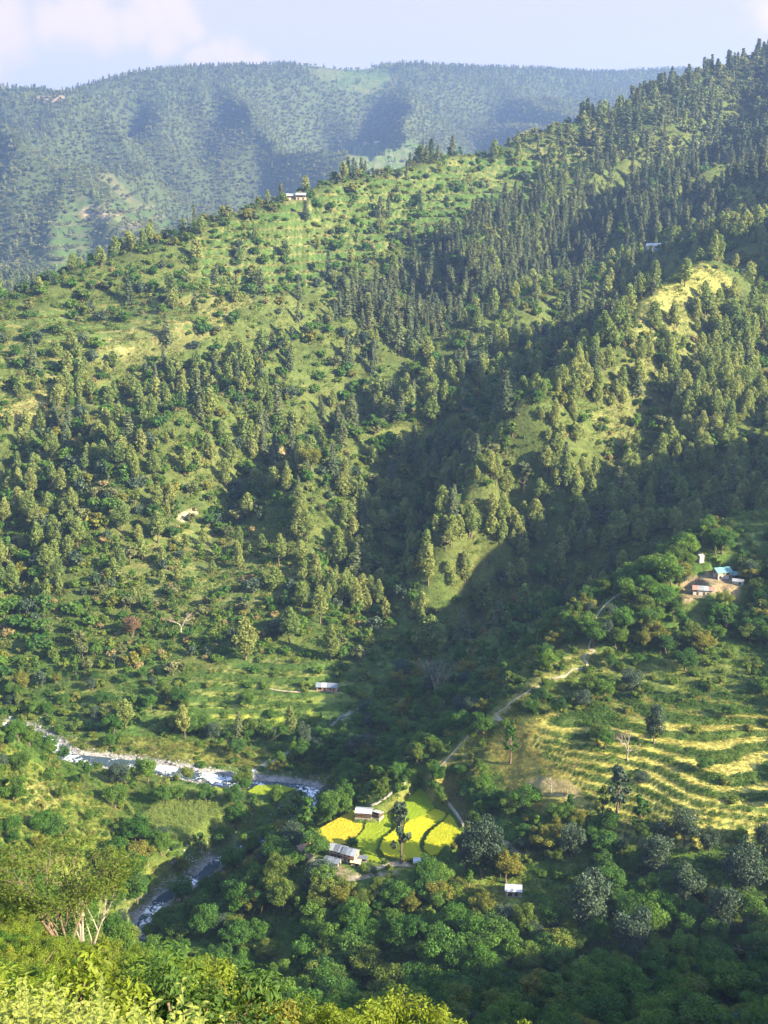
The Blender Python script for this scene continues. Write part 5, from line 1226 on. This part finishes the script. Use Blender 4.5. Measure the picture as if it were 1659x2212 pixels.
def house(name, label, p, rz, L, W, H, rise, wall='whitewash', roofs=('slate',), upper=None, over=.45, openings=(), cat='house', plinth=True, ridge=.5, zlift=0.0, porch=None, scale=1.0):
    """gabled house: local x along the ridge, front towards -y; ridge places the roof line across the depth"""
    e = bpy.data.objects.new(name, None); col.objects.link(e); e.location = (p[0], p[1], p[2] + zlift); e.rotation_euler = (0, 0, R(rz)); e.scale = (scale,) * 3; tag(e, label, cat)
    x0, x1, y0, y1 = -L / 2, L / 2, -W / 2, W / 2; yr = y0 + W * ridge
    if plinth: part('plinth', boxvf(x0 - .2, x1 + .2, y0 - .2, y1 + .2, -1.2, .3), 'stone', e)
    hl = H if not upper else H * .5
    part('wall', boxvf(x0, x1, y0, y1, 0, hl), wall, e)
    if upper: part('upper_wall', boxvf(x0 + .003, x1 - .003, y0 + .003, y1 - .003, hl, H), upper, e)
    for s, xx in ((-1, x0 + .004), (1, x1 - .004)):
        v = np.array([(xx, y0 + .01, H), (xx, y1 - .01, H), (xx, yr, H + rise), (xx - s * .25, y0 + .01, H), (xx - s * .25, y1 - .01, H), (xx - s * .25, yr, H + rise)])
        part('gable', (v, np.array([(0,1,2,2),(5,4,3,3)])), upper or wall, e) if False else link('gable', mesh_np('gable', v, [np.array([(0,1,2),(5,4,3)]), np.array([(0,2,5,3),(1,4,5,2)])], M[upper or wall]), e)
    n = len(roofs)
    for i, rm in enumerate(roofs):
        a = x0 - over + (L + 2 * over) * i / n; b = x0 - over + (L + 2 * over) * (i + 1) / n - .03
        j = rng.normal() * .04; sf = rise / (yr - y0) if yr > y0 else 0; sb = rise / (y1 - yr) if y1 > yr else 0
        if yr - y0 > .3: part('roof_panel', slab((a, y0 - over, H - sf * over + j), (b, y0 - over, H - sf * over + j), (b, yr, H + rise + j), (a, yr, H + rise + j), .12), rm, e)
        if y1 - yr > .3: part('roof_panel', slab((a, yr, H + rise + j), (b, yr, H + rise + j), (b, y1 + over, H - sb * over + j), (a, y1 + over, H - sb * over + j), .12), rm, e)
    for kind, face, c, z, w, h in openings:    # kind, face (f front, r right, l left), position along it, sill height, width, height
        d = .05
        if face == 'f': o, inn = boxvf(c - w/2, c + w/2, y0 - d, y0 + .02, z, z + h), boxvf(c - w/2 + .1, c + w/2 - .1, y0 - d - .012, y0, z + (.1 if kind == 'window' else 0), z + h - .1)
        else:
            s = 1 if face == 'r' else -1; xx = x1 if s > 0 else x0
            xa, xb = sorted((xx - s * .02, xx + s * d)); xc, xd = sorted((xx, xx + s * (d + .012)))
            o, inn = boxvf(xa, xb, c - w/2, c + w/2, z, z + h), boxvf(xc, xd, c - w/2 + .1, c + w/2 - .1, z + (.1 if kind == 'window' else 0), z + h - .1)
        q = part(kind, o, 'wood' if kind != 'opening' else 'timber', e); part('pane' if kind == 'window' else 'leaf_or_dark_fill', inn, 'dark' if kind != 'door' else 'timber', q)  # openings get a near-black plate painted as their unlit inside
    if porch:                                  # (x0, x1, depth, deck height, roofed)
        a, b, dp, dz = porch
        pc = part('balcony', boxvf(a, b, y0 - dp, y0 - .004, dz - .12, dz), 'timber', e)
        npst = max(2, int((b - a) / 1.6) + 1)
        for k in range(npst):
            x = a + .08 + (b - a - .16) * k / (npst - 1); part('post', boxvf(x - .07, x + .07, y0 - dp, y0 - dp + .14, -.3, H - .1), 'timber', pc)
        part('rail', boxvf(a, b, y0 - dp - .03, y0 - dp + .05, dz + .75, dz + .85), 'wood', pc)
    return e
def rel(p, dx, dy, dz=0): return (p[0] + dx, p[1] + dy, p[2] + dz)
P0 = pad_pos['farm']
house('farmhouse', 'long two-storey farmhouse with slate roof beside the golden rice', rel(P0, -0.80, 1.20), -25, 5.8, 4.2, 3.7, 1.2, 'whitewash', ('slate_pale', 'slate', 'slate_pale'), 'whitewash',
      openings=[('door','f',-1.8,.1,.9,1.6),('window','f',-.3,.6,.7,.8),('opening','f',1.4,.1,1.0,1.6),('window','f',-1.9,2.4,.7,.8),('window','f',-.4,2.4,.7,.8),('window','f',1.2,2.4,.7,.8)], porch=(-2.7, 2.7, .7, 2.0), scale=.8)
house('farmhouse', 'right-hand wing of the farm with dark slate and pale ridge sheet', rel(P0, 3.12, -0.96), -25, 5.2, 4.3, 3.8, 1.3, 'whitewash', ('slate', 'slate', 'tin'), 'pinkwash',
      openings=[('door','f',-1.3,.1,.9,1.6),('window','f',.2,.6,.7,.8),('opening','f',1.6,.1,1.0,1.6),('window','f',-1.4,2.4,.7,.8),('window','f',.2,2.4,.7,.8),('opening','r',-.8,.1,1.0,1.6),('opening','r',.9,.1,1.0,1.6),('window','r',0,2.5,1.0,.8)], porch=(-2.4, 2.5, .7, 2.1), scale=.8)
house('cowshed', 'low farm outbuilding with blue-grey slate roof in front of the farmhouse', rel(P0, -2.40, -2.72, -.3), -22, 5.8, 3.2, 1.9, .7, 'stone', ('slate', 'slate', 'slate', 'slate'), openings=[('door','f',-1.5,.1,.8,1.4),('opening','r',0,.1,1.2,1.4)], cat='shed', scale=.8)
house('porch_hut', 'small lean-to with cream sheet roof at the end of the farmhouse', rel(P0, 4.80, -3.52, -.2), -14, 3.2, 2.2, 1.9, .3, 'tanwash', ('cream', 'cream'), openings=[('opening','f',.5,.1,.9,1.4)], cat='hut', ridge=.9, scale=.8)
house('log_store', 'dark low woodshed between farmhouse and lime rice', rel(P0, 6.88, -1.28), -6, 3.0, 2.0, 1.5, .3, 'timber', ('slate',), openings=[('opening','f',0,.1,2.0,1.1)], cat='shed', ridge=.9, scale=.8)
house('ruined_hut', 'small white-walled hut at the left corner of the golden rice', rel(ray_ground(655, 1842, 280), 0, 0), 20, 3.0, 2.4, 2.0, .5, 'whitewash', ('rust_roof',), openings=[('opening','f',0,.1,.8,1.5)], cat='hut')
P1 = pad_pos['tin_shed']
house('tin_shed', 'timber shed with shining tin roof at the top of the golden rice', rel(P1, -1.0, 0), -8, 5.2, 3.4, 2.1, .55, 'timber', ('tin', 'tin', 'tin'), openings=[('window','f',-1.6,.7,.7,.9),('window','f',-.4,.7,.7,.9),('door','f',1.2,.05,.9,1.7)], cat='shed', over=.3)
house('tin_shed', 'half-collapsed tin lean-to against the shed by the golden rice', rel(P1, 3.4, -.3), -30, 2.6, 2.8, 1.3, .7, 'timber', ('tin',), openings=[('opening','f',0,.1,1.2,1.0)], cat='shed', ridge=.1, over=.3)
house('low_hut', 'low hut with white flat roof below the yellow rice', pad_pos['hut_low'], -4, 4.4, 2.6, 1.5, .3, 'timber', ('tin', 'tin'), openings=[('opening','f',-.6,.1,1.6,1.1)], cat='hut', ridge=.85, over=.3)
house('white_roofed_shed', 'shed with patched white tin roof in front of the olive-gold tree', pad_pos['shed_low'], -6, 4.4, 3.4, 2.0, .9, 'stone', ('tin', 'tin', 'tin'), openings=[('door','f',.8,.05,.9,1.5),('opening','f',-1.0,.1,1.2,1.2)], cat='shed', over=.35)
P2 = pad_pos['village_low']
house('village_house', 'long white and pink village house with patchy grey roof', P2, -11, 9.4, 4.4, 3.1, 1.2, 'whitewash', ('rust_roof', 'slate_pale', 'slate_pale', 'rust_roof'), None,
      openings=[('opening','f',-3.7,1.9,1.6,.9),('door','f',-2.6,.1,.9,1.8),('door','f',.4,.1,.9,1.8),('window','f',2.2,.9,.8,.9),('door','f',3.9,.1,.9,1.7),('opening','r',0,.9,1.2,1.4)], over=.5, scale=.8)
house('village_annex', 'pink stub building at the right end of the long village house', rel(P2, 4.80, -0.48), -11, 2.6, 3.4, 2.2, .6, 'pinkwash', ('rust_roof',), openings=[('opening','f',0,.4,.8,1.2)], cat='house', scale=.8)
P3 = pad_pos['village_up']
house('village_house', 'village house with sloping teal tin roof and balcony gable', P3, 15, 7.4, 4.8, 3.6, 1.4, 'whitewash', ('tin_teal', 'tin_teal', 'tin_teal', 'tin_teal'), 'tanwash',
      openings=[('door','l',-.8,.1,.9,1.8),('window','l',1.0,2.4,1.6,1.0),('opening','f',-2.6,.1,1.1,1.8),('opening','f',1.4,2.2,1.6,1.2),('door','f',2.6,.1,.9,1.8),('window','f',-.8,2.4,.9,.9)], over=.55, ridge=.72, scale=.8)
house('village_shed', 'blue-roofed lean-to at the right of the teal-roofed house', rel(P3, 4.48, -0.32), 15, 3.0, 3.8, 2.2, .6, 'timber', ('tin_teal',), openings=[('opening','f',0,.1,1.8,1.7)], cat='shed', ridge=.9, scale=.8)
house('village_hut', 'small tall white hut above the teal-roofed house', pad_pos['village_tower'], 24, 2.2, 2.4, 3.0, .6, 'whitewash', ('slate_pale',), openings=[('opening','r',0,.1,.8,1.6),('window','f',0,1.6,.6,.7)], cat='hut', over=.3, scale=.9)
house('village_shed', 'grey-roofed shed half hidden right of the village houses', pad_pos['village_side'], -24, 4.6, 3.0, 1.8, .7, 'whitewash', ('slate_pale', 'slate_pale'), openings=[('opening','f',1.0,.1,.9,1.3)], cat='shed', scale=.8)
house('pink_hut', 'long pink mud hut with slate roof on the lower terraces', pad_pos['pink_hut'], -7, 8.4, 3.6, 2.2, .95, 'pinkwash', ('slate', 'slate_pale', 'slate', 'slate'), None,
      openings=[('opening','f',-2.9,.7,1.6,1.1),('door','f',-.9,.1,.8,1.5),('window','f',1.6,.7,.7,.7),('door','f',3.0,.1,.7,1.4)], cat='hut', over=.5)
Q = pad_pos['ridge_houses']
house('ridge_house', 'grey-roofed house on the ridge skyline, left of a pair', rel(Q, -5, 0), 4, 7, 5, 3.2, 1.5, 'tanwash', ('slate_pale', 'slate_pale'), 'timber', openings=[('opening','f',-1.6,.1,1.2,1.5),('opening','f',1.6,.1,1.2,1.5),('window','f',0,2.0,5,.9)])
house('ridge_house', 'house on the ridge skyline with dark balcony, right of a pair', rel(Q, 4, -1.5), -4, 7.5, 5, 3.8, 1.5, 'tanwash', ('slate_pale', 'slate_pale', 'slate_pale'), 'timber', openings=[('opening','f',-2,.1,1.2,1.6),('opening','f',1.8,.1,1.2,1.6),('window','f',0,2.2,5,1.1)])
Q = pad_pos['spur_houses']
house('spur_house', 'white house with pale roof on the middle spur, left of a pair', rel(Q, -5.5, 0), 12, 10, 6.5, 5.0, 2, 'whitewash', ('tin', 'tin', 'tin'), None, openings=[('door','f',-2.6,.1,1.2,2),('window','f',1.5,.9,1.4,1.2),('window','f',-2.6,3.0,1.4,1.2),('window','f',1.5,3.0,1.4,1.2)])
house('spur_house', 'tan house with dull roof on the middle spur, right of a pair', rel(Q, 7.5, -2), -12, 9, 6.5, 4.4, 1.8, 'tanwash', ('slate_pale', 'rust_roof'), None, openings=[('door','f',0,.1,1.2,2),('window','f',2.5,1.6,1.4,1.2),('window','f',-2.5,1.6,1.4,1.2)])
house('upper_house', 'lone bluish house half hidden high on the middle spur', pad_pos['upper_house'], -10, 11, 7, 4.6, 1.6, 'blue', ('tin', 'tin'), 'whitewash', openings=[('opening','f',-2,.1,2,1.8),('window','f',2,2.8,2,1.0)])
Q = pad_pos['far_house']
house('far_building', 'white building on the far hillside above terraced fields', rel(Q, 0, 0), 6, 26, 10, 6, 2.5, 'whitewash', ('tin', 'slate_pale'), None, openings=[('window','f',-6,2,3,2),('window','f',4,2,3,2)])
house('far_building', 'small pale building left of the white far building', rel(Q, -30, -4, -1), 0, 14, 9, 5, 2, 'tanwash', ('rust_roof',), None, openings=[('window','f',0,2,3,2)])
# banana plant at the top of the green rice
def banana(p, h):
    r = np.random.default_rng(9); e = bpy.data.objects.new('banana_plant', None); col.objects.link(e); e.location = p
    tag(e, 'banana plant with big arching leaves at the tip of the green rice', 'plant')
    part('stem', tube([(0, 0, -.1), (.03, 0, h * .4), (0, 0, h * .55)], [.14, .12, .08], 8), 'wood', e)
    for k in range(9):
        a = k * 2.4; d = np.array([math.cos(a), math.sin(a), 0]); s = np.array([-d[1], d[0], 0]) * .32; l = h * r.uniform(.4, .55); b = np.array([0, 0, h * .5])
        ps = [b + d * l * t + np.array([0, 0, l * (1.1 * t - 1.15 * t * t)]) for t in (0, .25, .5, .75, 1.0)]; ws = [.15, .9, 1, .8, .1]
        v = np.concatenate([np.array([q - s * w, q + np.array([0, 0, -.06]), q + s * w]) for q, w in zip(ps, ws)]); f = [(3*i, 3*i+1, 3*i+4, 3*i+3) for i in range(4)] + [(3*i+1, 3*i+2, 3*i+5, 3*i+4) for i in range(4)]
        part('leaf', (v, np.array(f)), 'weeds', e)
banana(ray_ground(929, 1702, 300), 4.5)
banana(ray_ground(938, 1706, 300), 3.6)['label'] if False else None

# ------------------------------------------------------------------ the camera's own hillside
def shape_bush(r, n, size):
    cl = []
    for i in range(15):
        a = r.uniform(0, 6.3); w = r.random() ** .6 * .55; s = r.uniform(.13, .25)
        cl.append((math.cos(a) * w, math.sin(a) * w, .2 + r.random() * .62 * (1.15 - w), s, s * 1.05))
    cl = np.array(cl); k = r.integers(0, len(cl), n); d = unit(r.normal(size=(n, 3)) + [0, 0, .3])
    c = cl[k, :3] + d * (r.random(n) ** .4)[:, None] * cl[k][:, [3, 3, 4]]; c[:, 2] = np.maximum(c[:, 2], .02)
    v, f = cards(c, d + [0, 0, .3], size, r, .42, .6)
    L = [tube([(0, 0, -.1), (q[0] * .5, q[1] * .5, q[2] * .5), q[:3], q[:3] + [0, 0, .12]], [.022, .016, .008, .003], 4) for q in cl]
    return joinvf(L), (v, f)
SHAPES['bush'] = shape_bush
def bush(var, leaf, n=5200, size=.026):
    key = ('bush', var, leaf, n)
    if key not in _bank:
        r = np.random.default_rng(900 + var); tr, cr = shape_bush(r, n, size)
        _bank[key] = (mesh_np('stems', tr[0], tr[1], M['bark'], smooth=True), mesh_np('leaves', cr[0], cr[1], M[leaf]))
    return _bank[key]
def bush_thing(p, h, wide, var, leaf, label, group=None, n=5200, size=.026, name='leafy_shrub'):
    a, b = bush(var, leaf, n, size); e = bpy.data.objects.new(name, None); col.objects.link(e); e.location = p; e.rotation_euler = (0, 0, rng.uniform(0, 6.28)); e.scale = (h * wide, h * wide, h)
    tag(e, label, 'shrub', group); link('stems', a, e); link('leaves', b, e); return e
def hill_xy(u, Y):
    z = 0; x = 0
    for _ in range(6):
        z = ground(x, Y)[0]; x = (u - CU) / FPX * (Y * C16 - (z - CAM_Z) * S16)
    return np.array([x, Y, ground(x, Y)[0]])
n_b = 0; hill_pts = []
for Y in np.concatenate([np.arange(13, 40, 2.0), np.arange(40, 100, 2.6)]):
    step = 1.5 + Y * .012; half = .40 * Y + 4
    for x in np.arange(-half, .34 * Y + 2, step):
        xx = x + rng.uniform(-.45, .45) * step; yy = Y + rng.uniform(-.9, .9); hill_pts.append((xx, yy))
hill_pts = np.array(hill_pts); hz_ = ground(hill_pts[:, 0], hill_pts[:, 1]); hu, hv, _ = project(hill_pts[:, 0], hill_pts[:, 1], hz_)
hh = rng.uniform(.9, 2.0, len(hz_)) * (1 + .5 * fbm(hill_pts[:, 0] / 6, hill_pts[:, 1] / 6, 2, .5, 71)) * np.where(rng.random(len(hz_)) < .12, 1.5, 1)
tu, tv, _ = project(hill_pts[:, 0], hill_pts[:, 1], hz_ + hh)
# height of the leafy skyline of this slope at each bearing
sky_u = [-60, 0, 80, 130, 200, 240, 330, 420, 470, 520, 600, 640, 760, 880, 1000, 1300, 1700]; sky_v = [1930, 1935, 1990, 2010, 2020, 2045, 2058, 2075, 2110, 2140, 2172, 2195, 2205, 2215, 2230, 2260, 2270]
lim = np.interp(hu, sky_u, sky_v); bad = tv < lim - 6
hh = np.where(bad, hh * np.clip((hv - lim) / np.maximum(hv - tv, 1), .25, 1), hh)
in_view = (hu > -20) & (hu < 1680) & (tv < 2225)
HL = [(143,1930,'flat-topped feathery tree'),(186,1960,'slim pale-stemmed sapling'),(155,2060,'dark shrub under the flat-topped tree'),(340,2080,'broad yellow shrub by the river glimpse'),(440,2100,'large rounded shrub on the edge'),(700,2190,'rounded yellow shrub'),(890,2180,'pale bushy shrub'),(30,2000,'left edge of the near slope'),(60,2130,'leafy plants at the left corner'),(250,2150,'leafy plants along the bottom'),(450,2180,'right end of the leafy plants'),(570,2190,'bare gap in the near slope')]
use = [i for i in np.argsort(hill_pts[:, 1]) if hh[i] >= .4 and in_view[i]]
kinds_ = ['sunny' if rng.random() < .80 else ('weeds' if rng.random() < .85 else 'olive') for i in use]; lead_ = {'sunny': 'yellow-green sunlit shrub', 'weeds': 'deeper green shrub', 'olive': 'dull olive shrub'}
for leaf in lead_:
    ix = [i for i, l in zip(use, kinds_) if l == leaf]; lbs = place_labels(np.array([(tu[i], (tv[i] + hv[i]) / 2) for i in ix]), lead_[leaf], HL)
    for i, lab in zip(ix, lbs):
        x, y = hill_pts[i]; bush_thing((x, y, hz_[i] - .1), hh[i], rng.uniform(.9, 1.5), int(rng.integers(6)), leaf, lab, 'shrubs on the slope under the camera')
cnt = len(use)
print('hill shrubs', cnt)
gpt = np.stack([rng.uniform(-40, 34, 16000), rng.uniform(9, 95, 16000)], 1); gpt = gpt[np.abs(gpt[:, 0]) < gpt[:, 1] * .42 + 4]
scatter_simple('slope_grass', np.column_stack([gpt, ground(gpt[:, 0], gpt[:, 1]) - .03]), .35, .95, simple_shapes('grass', 'grass_gold', 3, 30, .014) + simple_shapes('grass', 'grass', 3, 30, .014) + simple_shapes('weed', 'sunny', 3, 40, .10), 'tall yellow grass between the shrubs of the near slope', 'grass', (.9, 1.5))
# single shrubs that stand out
for u, vtop, Y, wd, var, leaf, lab in [(890, 2148, 25, 1.0, 1, 'sunny', 'pale bushy shrub with upright twigs at the bottom edge'), (700, 2172, 28, 1.2, 2, 'sunny', 'rounded yellow shrub left of the pale bushy shrub'), (770, 2190, 26, 1.1, 3, 'sunny', 'low yellow shrub beside the pale bushy shrub'),
    (440, 2070, 52, 1.2, 4, 'sunny', 'large rounded shrub on the lower edge of the near slope'), (340, 2058, 60, 1.3, 5, 'sunny', 'broad yellow shrub beside the river glimpse'), (155, 2020, 66, 1.3, 0, 'weeds', 'dark green tall shrub under the flat-topped tree'), (205, 2045, 66, 1.1, 2, 'weeds', 'dark green shrub right of the one under the flat-topped tree'),
    (1105, 2205, 26, 1.0, 3, 'sunny', 'shrub top just showing at the bottom edge')]:
    p = hill_xy(u, Y); top = CAM_Z + float(tanv(vtop)) * Y; bush_thing(p, max(.8, top - p[2]), wd * .75, var, leaf, lab, None)
# the flat-topped tree
def flat_tree(p, h, w, label, stems, nleaf, leaf, bark, seed, name='flat_topped_tree', off=(0, 0)):
    r = np.random.default_rng(seed); e = bpy.data.objects.new(name, None); col.objects.link(e); e.location = p; tag(e, label, 'tree')
    tr, tips = [], []
    dsq = np.array([1, .6, 1])
    for s in range(stems):
        a = s * 2 * math.pi / stems + r.uniform(-.5, .5); out = r.uniform(.12, .34) * w
        q0 = np.array([math.cos(a) * .12, math.sin(a) * .12, -.3]); q1 = q0 + np.array([math.cos(a) * out * .25 + off[0] * .2, math.sin(a) * out * .25, h * .24]); q2 = np.array([math.cos(a) * out * .7 + off[0] * .6, math.sin(a) * out * .7, h * .46]); q3 = np.array([math.cos(a) * out + off[0], math.sin(a) * out, h * .64])
        rad = h * .0135 * r.uniform(.75, 1.15)
        L = smooth_line([q0, q1, q2 + r.normal(size=3) * .15, q3], 3); tr.append(tube(L, np.linspace(rad * 1.25, rad * .5, len(L)), 7))
        for b in range(7):
            k = r.integers(4, len(L)); st = L[k]; a2 = a + r.normal() * 1.1; ln = r.uniform(.18, .34) * w
            en = np.array([st[0] + math.cos(a2) * ln, st[1] + math.sin(a2) * ln, h * r.uniform(.76, .94)]); md = (st + en) / 2 + np.array([0, 0, -.25]) + r.normal(size=3) * .12
            M_ = smooth_line([st, md, en], 3); tr.append(tube(M_, np.linspace(rad * .5, rad * .14, len(M_)), 5))
            for c in range(5):
                a3 = a2 + r.normal() * .8; l3 = r.uniform(.07, .16) * w; j = M_[r.integers(2, len(M_))]; t3 = j + np.array([math.cos(a3) * l3, math.sin(a3) * l3, r.uniform(.02, .09) * h]); tr.append(tube([j, t3], [rad * .18, rad * .05], 4)); tips.append(t3)
    tips = np.array(tips); n = nleaf; k = r.integers(0, len(tips), n)
    c = tips[k] + r.normal(size=(n, 3)) * np.array([.055 * w, .055 * w, .022 * h]); rr = np.hypot(c[:, 0] - off[0], c[:, 1]) / (w * .55); c[:, 2] = np.minimum(c[:, 2], h * (1.0 - .10 * rr ** 2))
    tr = [(tv_ * dsq, tf_) for tv_, tf_ in tr]; c = c * dsq
    nr = np.tile([0, 0, 1.0], (n, 1)); part('trunk', tr, bark, e); part('crown', cards(c, nr, h * .0165, r, .40, .45), leaf, e); return e
M['feather'] = leaf_mat('feathery_leaves', [(.085,.125,.018),(.105,.14,.02)], .38, .6, 1.5)
M['bark_limb'] = plain_mat('limb_bark', (.19,.145,.10), .85, .4, 4)
pA = hill_xy(143, 76)
flat_tree(pA, (CAM_Z + float(tanv(1838)) * 76) - pA[2], 11.0, 'flat-topped feathery tree with fanned pale stems on the near slope', 6, 8000, 'feather', 'bark_limb', 5, off=(-1.2, 0))
pC = ray_ground(945, 1508, 400)
flat_tree(pC, px_height(pC, 84), 15, 'grey flat-topped tree with bare limbs at the mouth of the gorge', 5, 2600, 'oak', 'bark_pale', 21, name='spreading_tree')
pD = ray_ground(1235, 1300, 400)
flat_tree(pD, px_height(pD, 42), 9, 'flat thin-leaved tree on the near spur crest', 4, 1500, 'oak', 'bark', 22, name='spreading_tree')
pB = hill_xy(186, 84)
flat_tree(pB, (CAM_Z + float(tanv(1885)) * 84) - pB[2], 4.6, 'slim pale-stemmed sapling right of the flat-topped tree', 3, 900, 'feather', 'bark_pale', 8, name='slender_tree', off=(.6, 0))
# leafy stems at the camera's feet
M['bigleaf'] = leaf_mat('large_leaves', [(.26,.31,.06),(.32,.35,.085),(.20,.26,.045)], .40, .45, 8)
M['stalk'] = plain_mat('green_stalk', (.16,.20,.06), .7, .2, 6)
def leafy_stem(p, h, label, seed):
    r = np.random.default_rng(seed); e = bpy.data.objects.new('leafy_plant', None); col.objects.link(e); e.location = p; tag(e, label, 'plant', 'leafy plants at the bottom edge')
    st, lv = [], []
    for s in range(4):
        a = r.uniform(0, 6.3); sp = r.uniform(.05, .28) * h; hh_ = h * r.uniform(.72, 1.0)
        L = smooth_line([np.array([r.normal() * .05, r.normal() * .05, -.1]), np.array([math.cos(a) * sp * .4, math.sin(a) * sp * .4, hh_ * .5]), np.array([math.cos(a) * sp, math.sin(a) * sp, hh_])], 10)
        st.append(tube(L, np.linspace(.014, .004, len(L)), 5))
        for k in range(3, len(L)):
            for side in range(2):
                b = k * 2.4 + side * math.pi + r.normal() * .3; d = np.array([math.cos(b), math.sin(b), r.uniform(.1, .8)]); d /= np.linalg.norm(d); ln = r.uniform(.09, .17) * (1 if k < len(L) - 2 else .7); sd_ = unit(np.cross(d, [0, 0, 1.0])); upv = np.cross(sd_, d)
                q = L[k] + d * .015
                pts_ = []
                for t, w in ((0, .02), (.3, .27), (.6, .24), (1.0, .0)):
                    cpt = q + d * ln * t + upv * (.12 * ln * math.sin(t * 2.2)) - np.array([0, 0, ln * .35 * t * t]); pts_ += [cpt - sd_ * w * ln + upv * .06 * ln * (w > .1), cpt, cpt + sd_ * w * ln + upv * .06 * ln * (w > .1)]
                f = [(3*i, 3*i+1, 3*i+4, 3*i+3) for i in range(3)] + [(3*i+1, 3*i+2, 3*i+5, 3*i+4) for i in range(3)]
                lv.append((np.array(pts_), np.array(f)))
    part('stems', st, 'stalk', e); part('leaves', lv, 'bigleaf', e)
NTH = [a_.replace(' nearest', '').replace('nearest', 'first') for a_ in ORD]
for i in range(46):
    u = -20 + i * 11.5 + rng.uniform(-6, 6); Y = rng.uniform(9.5, 15.0); p = hill_xy(u, Y)
    vt = np.interp(u, [0, 60, 100, 150, 190, 230, 280, 330, 400, 450, 520], [2130, 2105, 2120, 2118, 2108, 2130, 2150, 2160, 2150, 2165, 2205]) + rng.uniform(0, 55)
    h = CAM_Z + float(tanv(vt)) * Y - p[2]
    leafy_stem(p, max(.6, min(h, 4.0)), 'pale large-leaved plant on the bottom edge, %s from the left corner' % NTH[i], 300 + i)
# ------------------------------------------------------------------ the air of the valley
def haze():
    z1 = float(GZ.max()) + 40
    x0, x1, y0, y1, z0 = gx[0] - 40, gx[-1] + 40, gy[0] - 40, gy[-1] + 40, float(GZ.min()) - 3
    v = [(x, y, z) for z in (z0, z1) for y in (y0, y1) for x in (x0, x1)]
    f = [(0,2,3,1),(4,5,7,6),(0,1,5,4),(2,6,7,3),(0,4,6,2),(1,3,7,5)]
    m, nt, out = new_mat('valley_haze'); T = NT(nt)
    pv = T.node('ShaderNodeVolumePrincipled', {'Color': (*HAZE_COLOR, 1), 'Density': HAZE_DENSITY, 'Anisotropy': .35})
    nt.links.new(pv.outputs[0], out.inputs['Volume'])
    me = mesh_np('haze', np.array(v), np.array(f), m)
    link('haze', me, kind='stuff', label='pale blue haze filling the valley air', cat='haze')
haze()
print('TERRAIN', GX.shape, float(GZ.min()), float(GZ.max()))
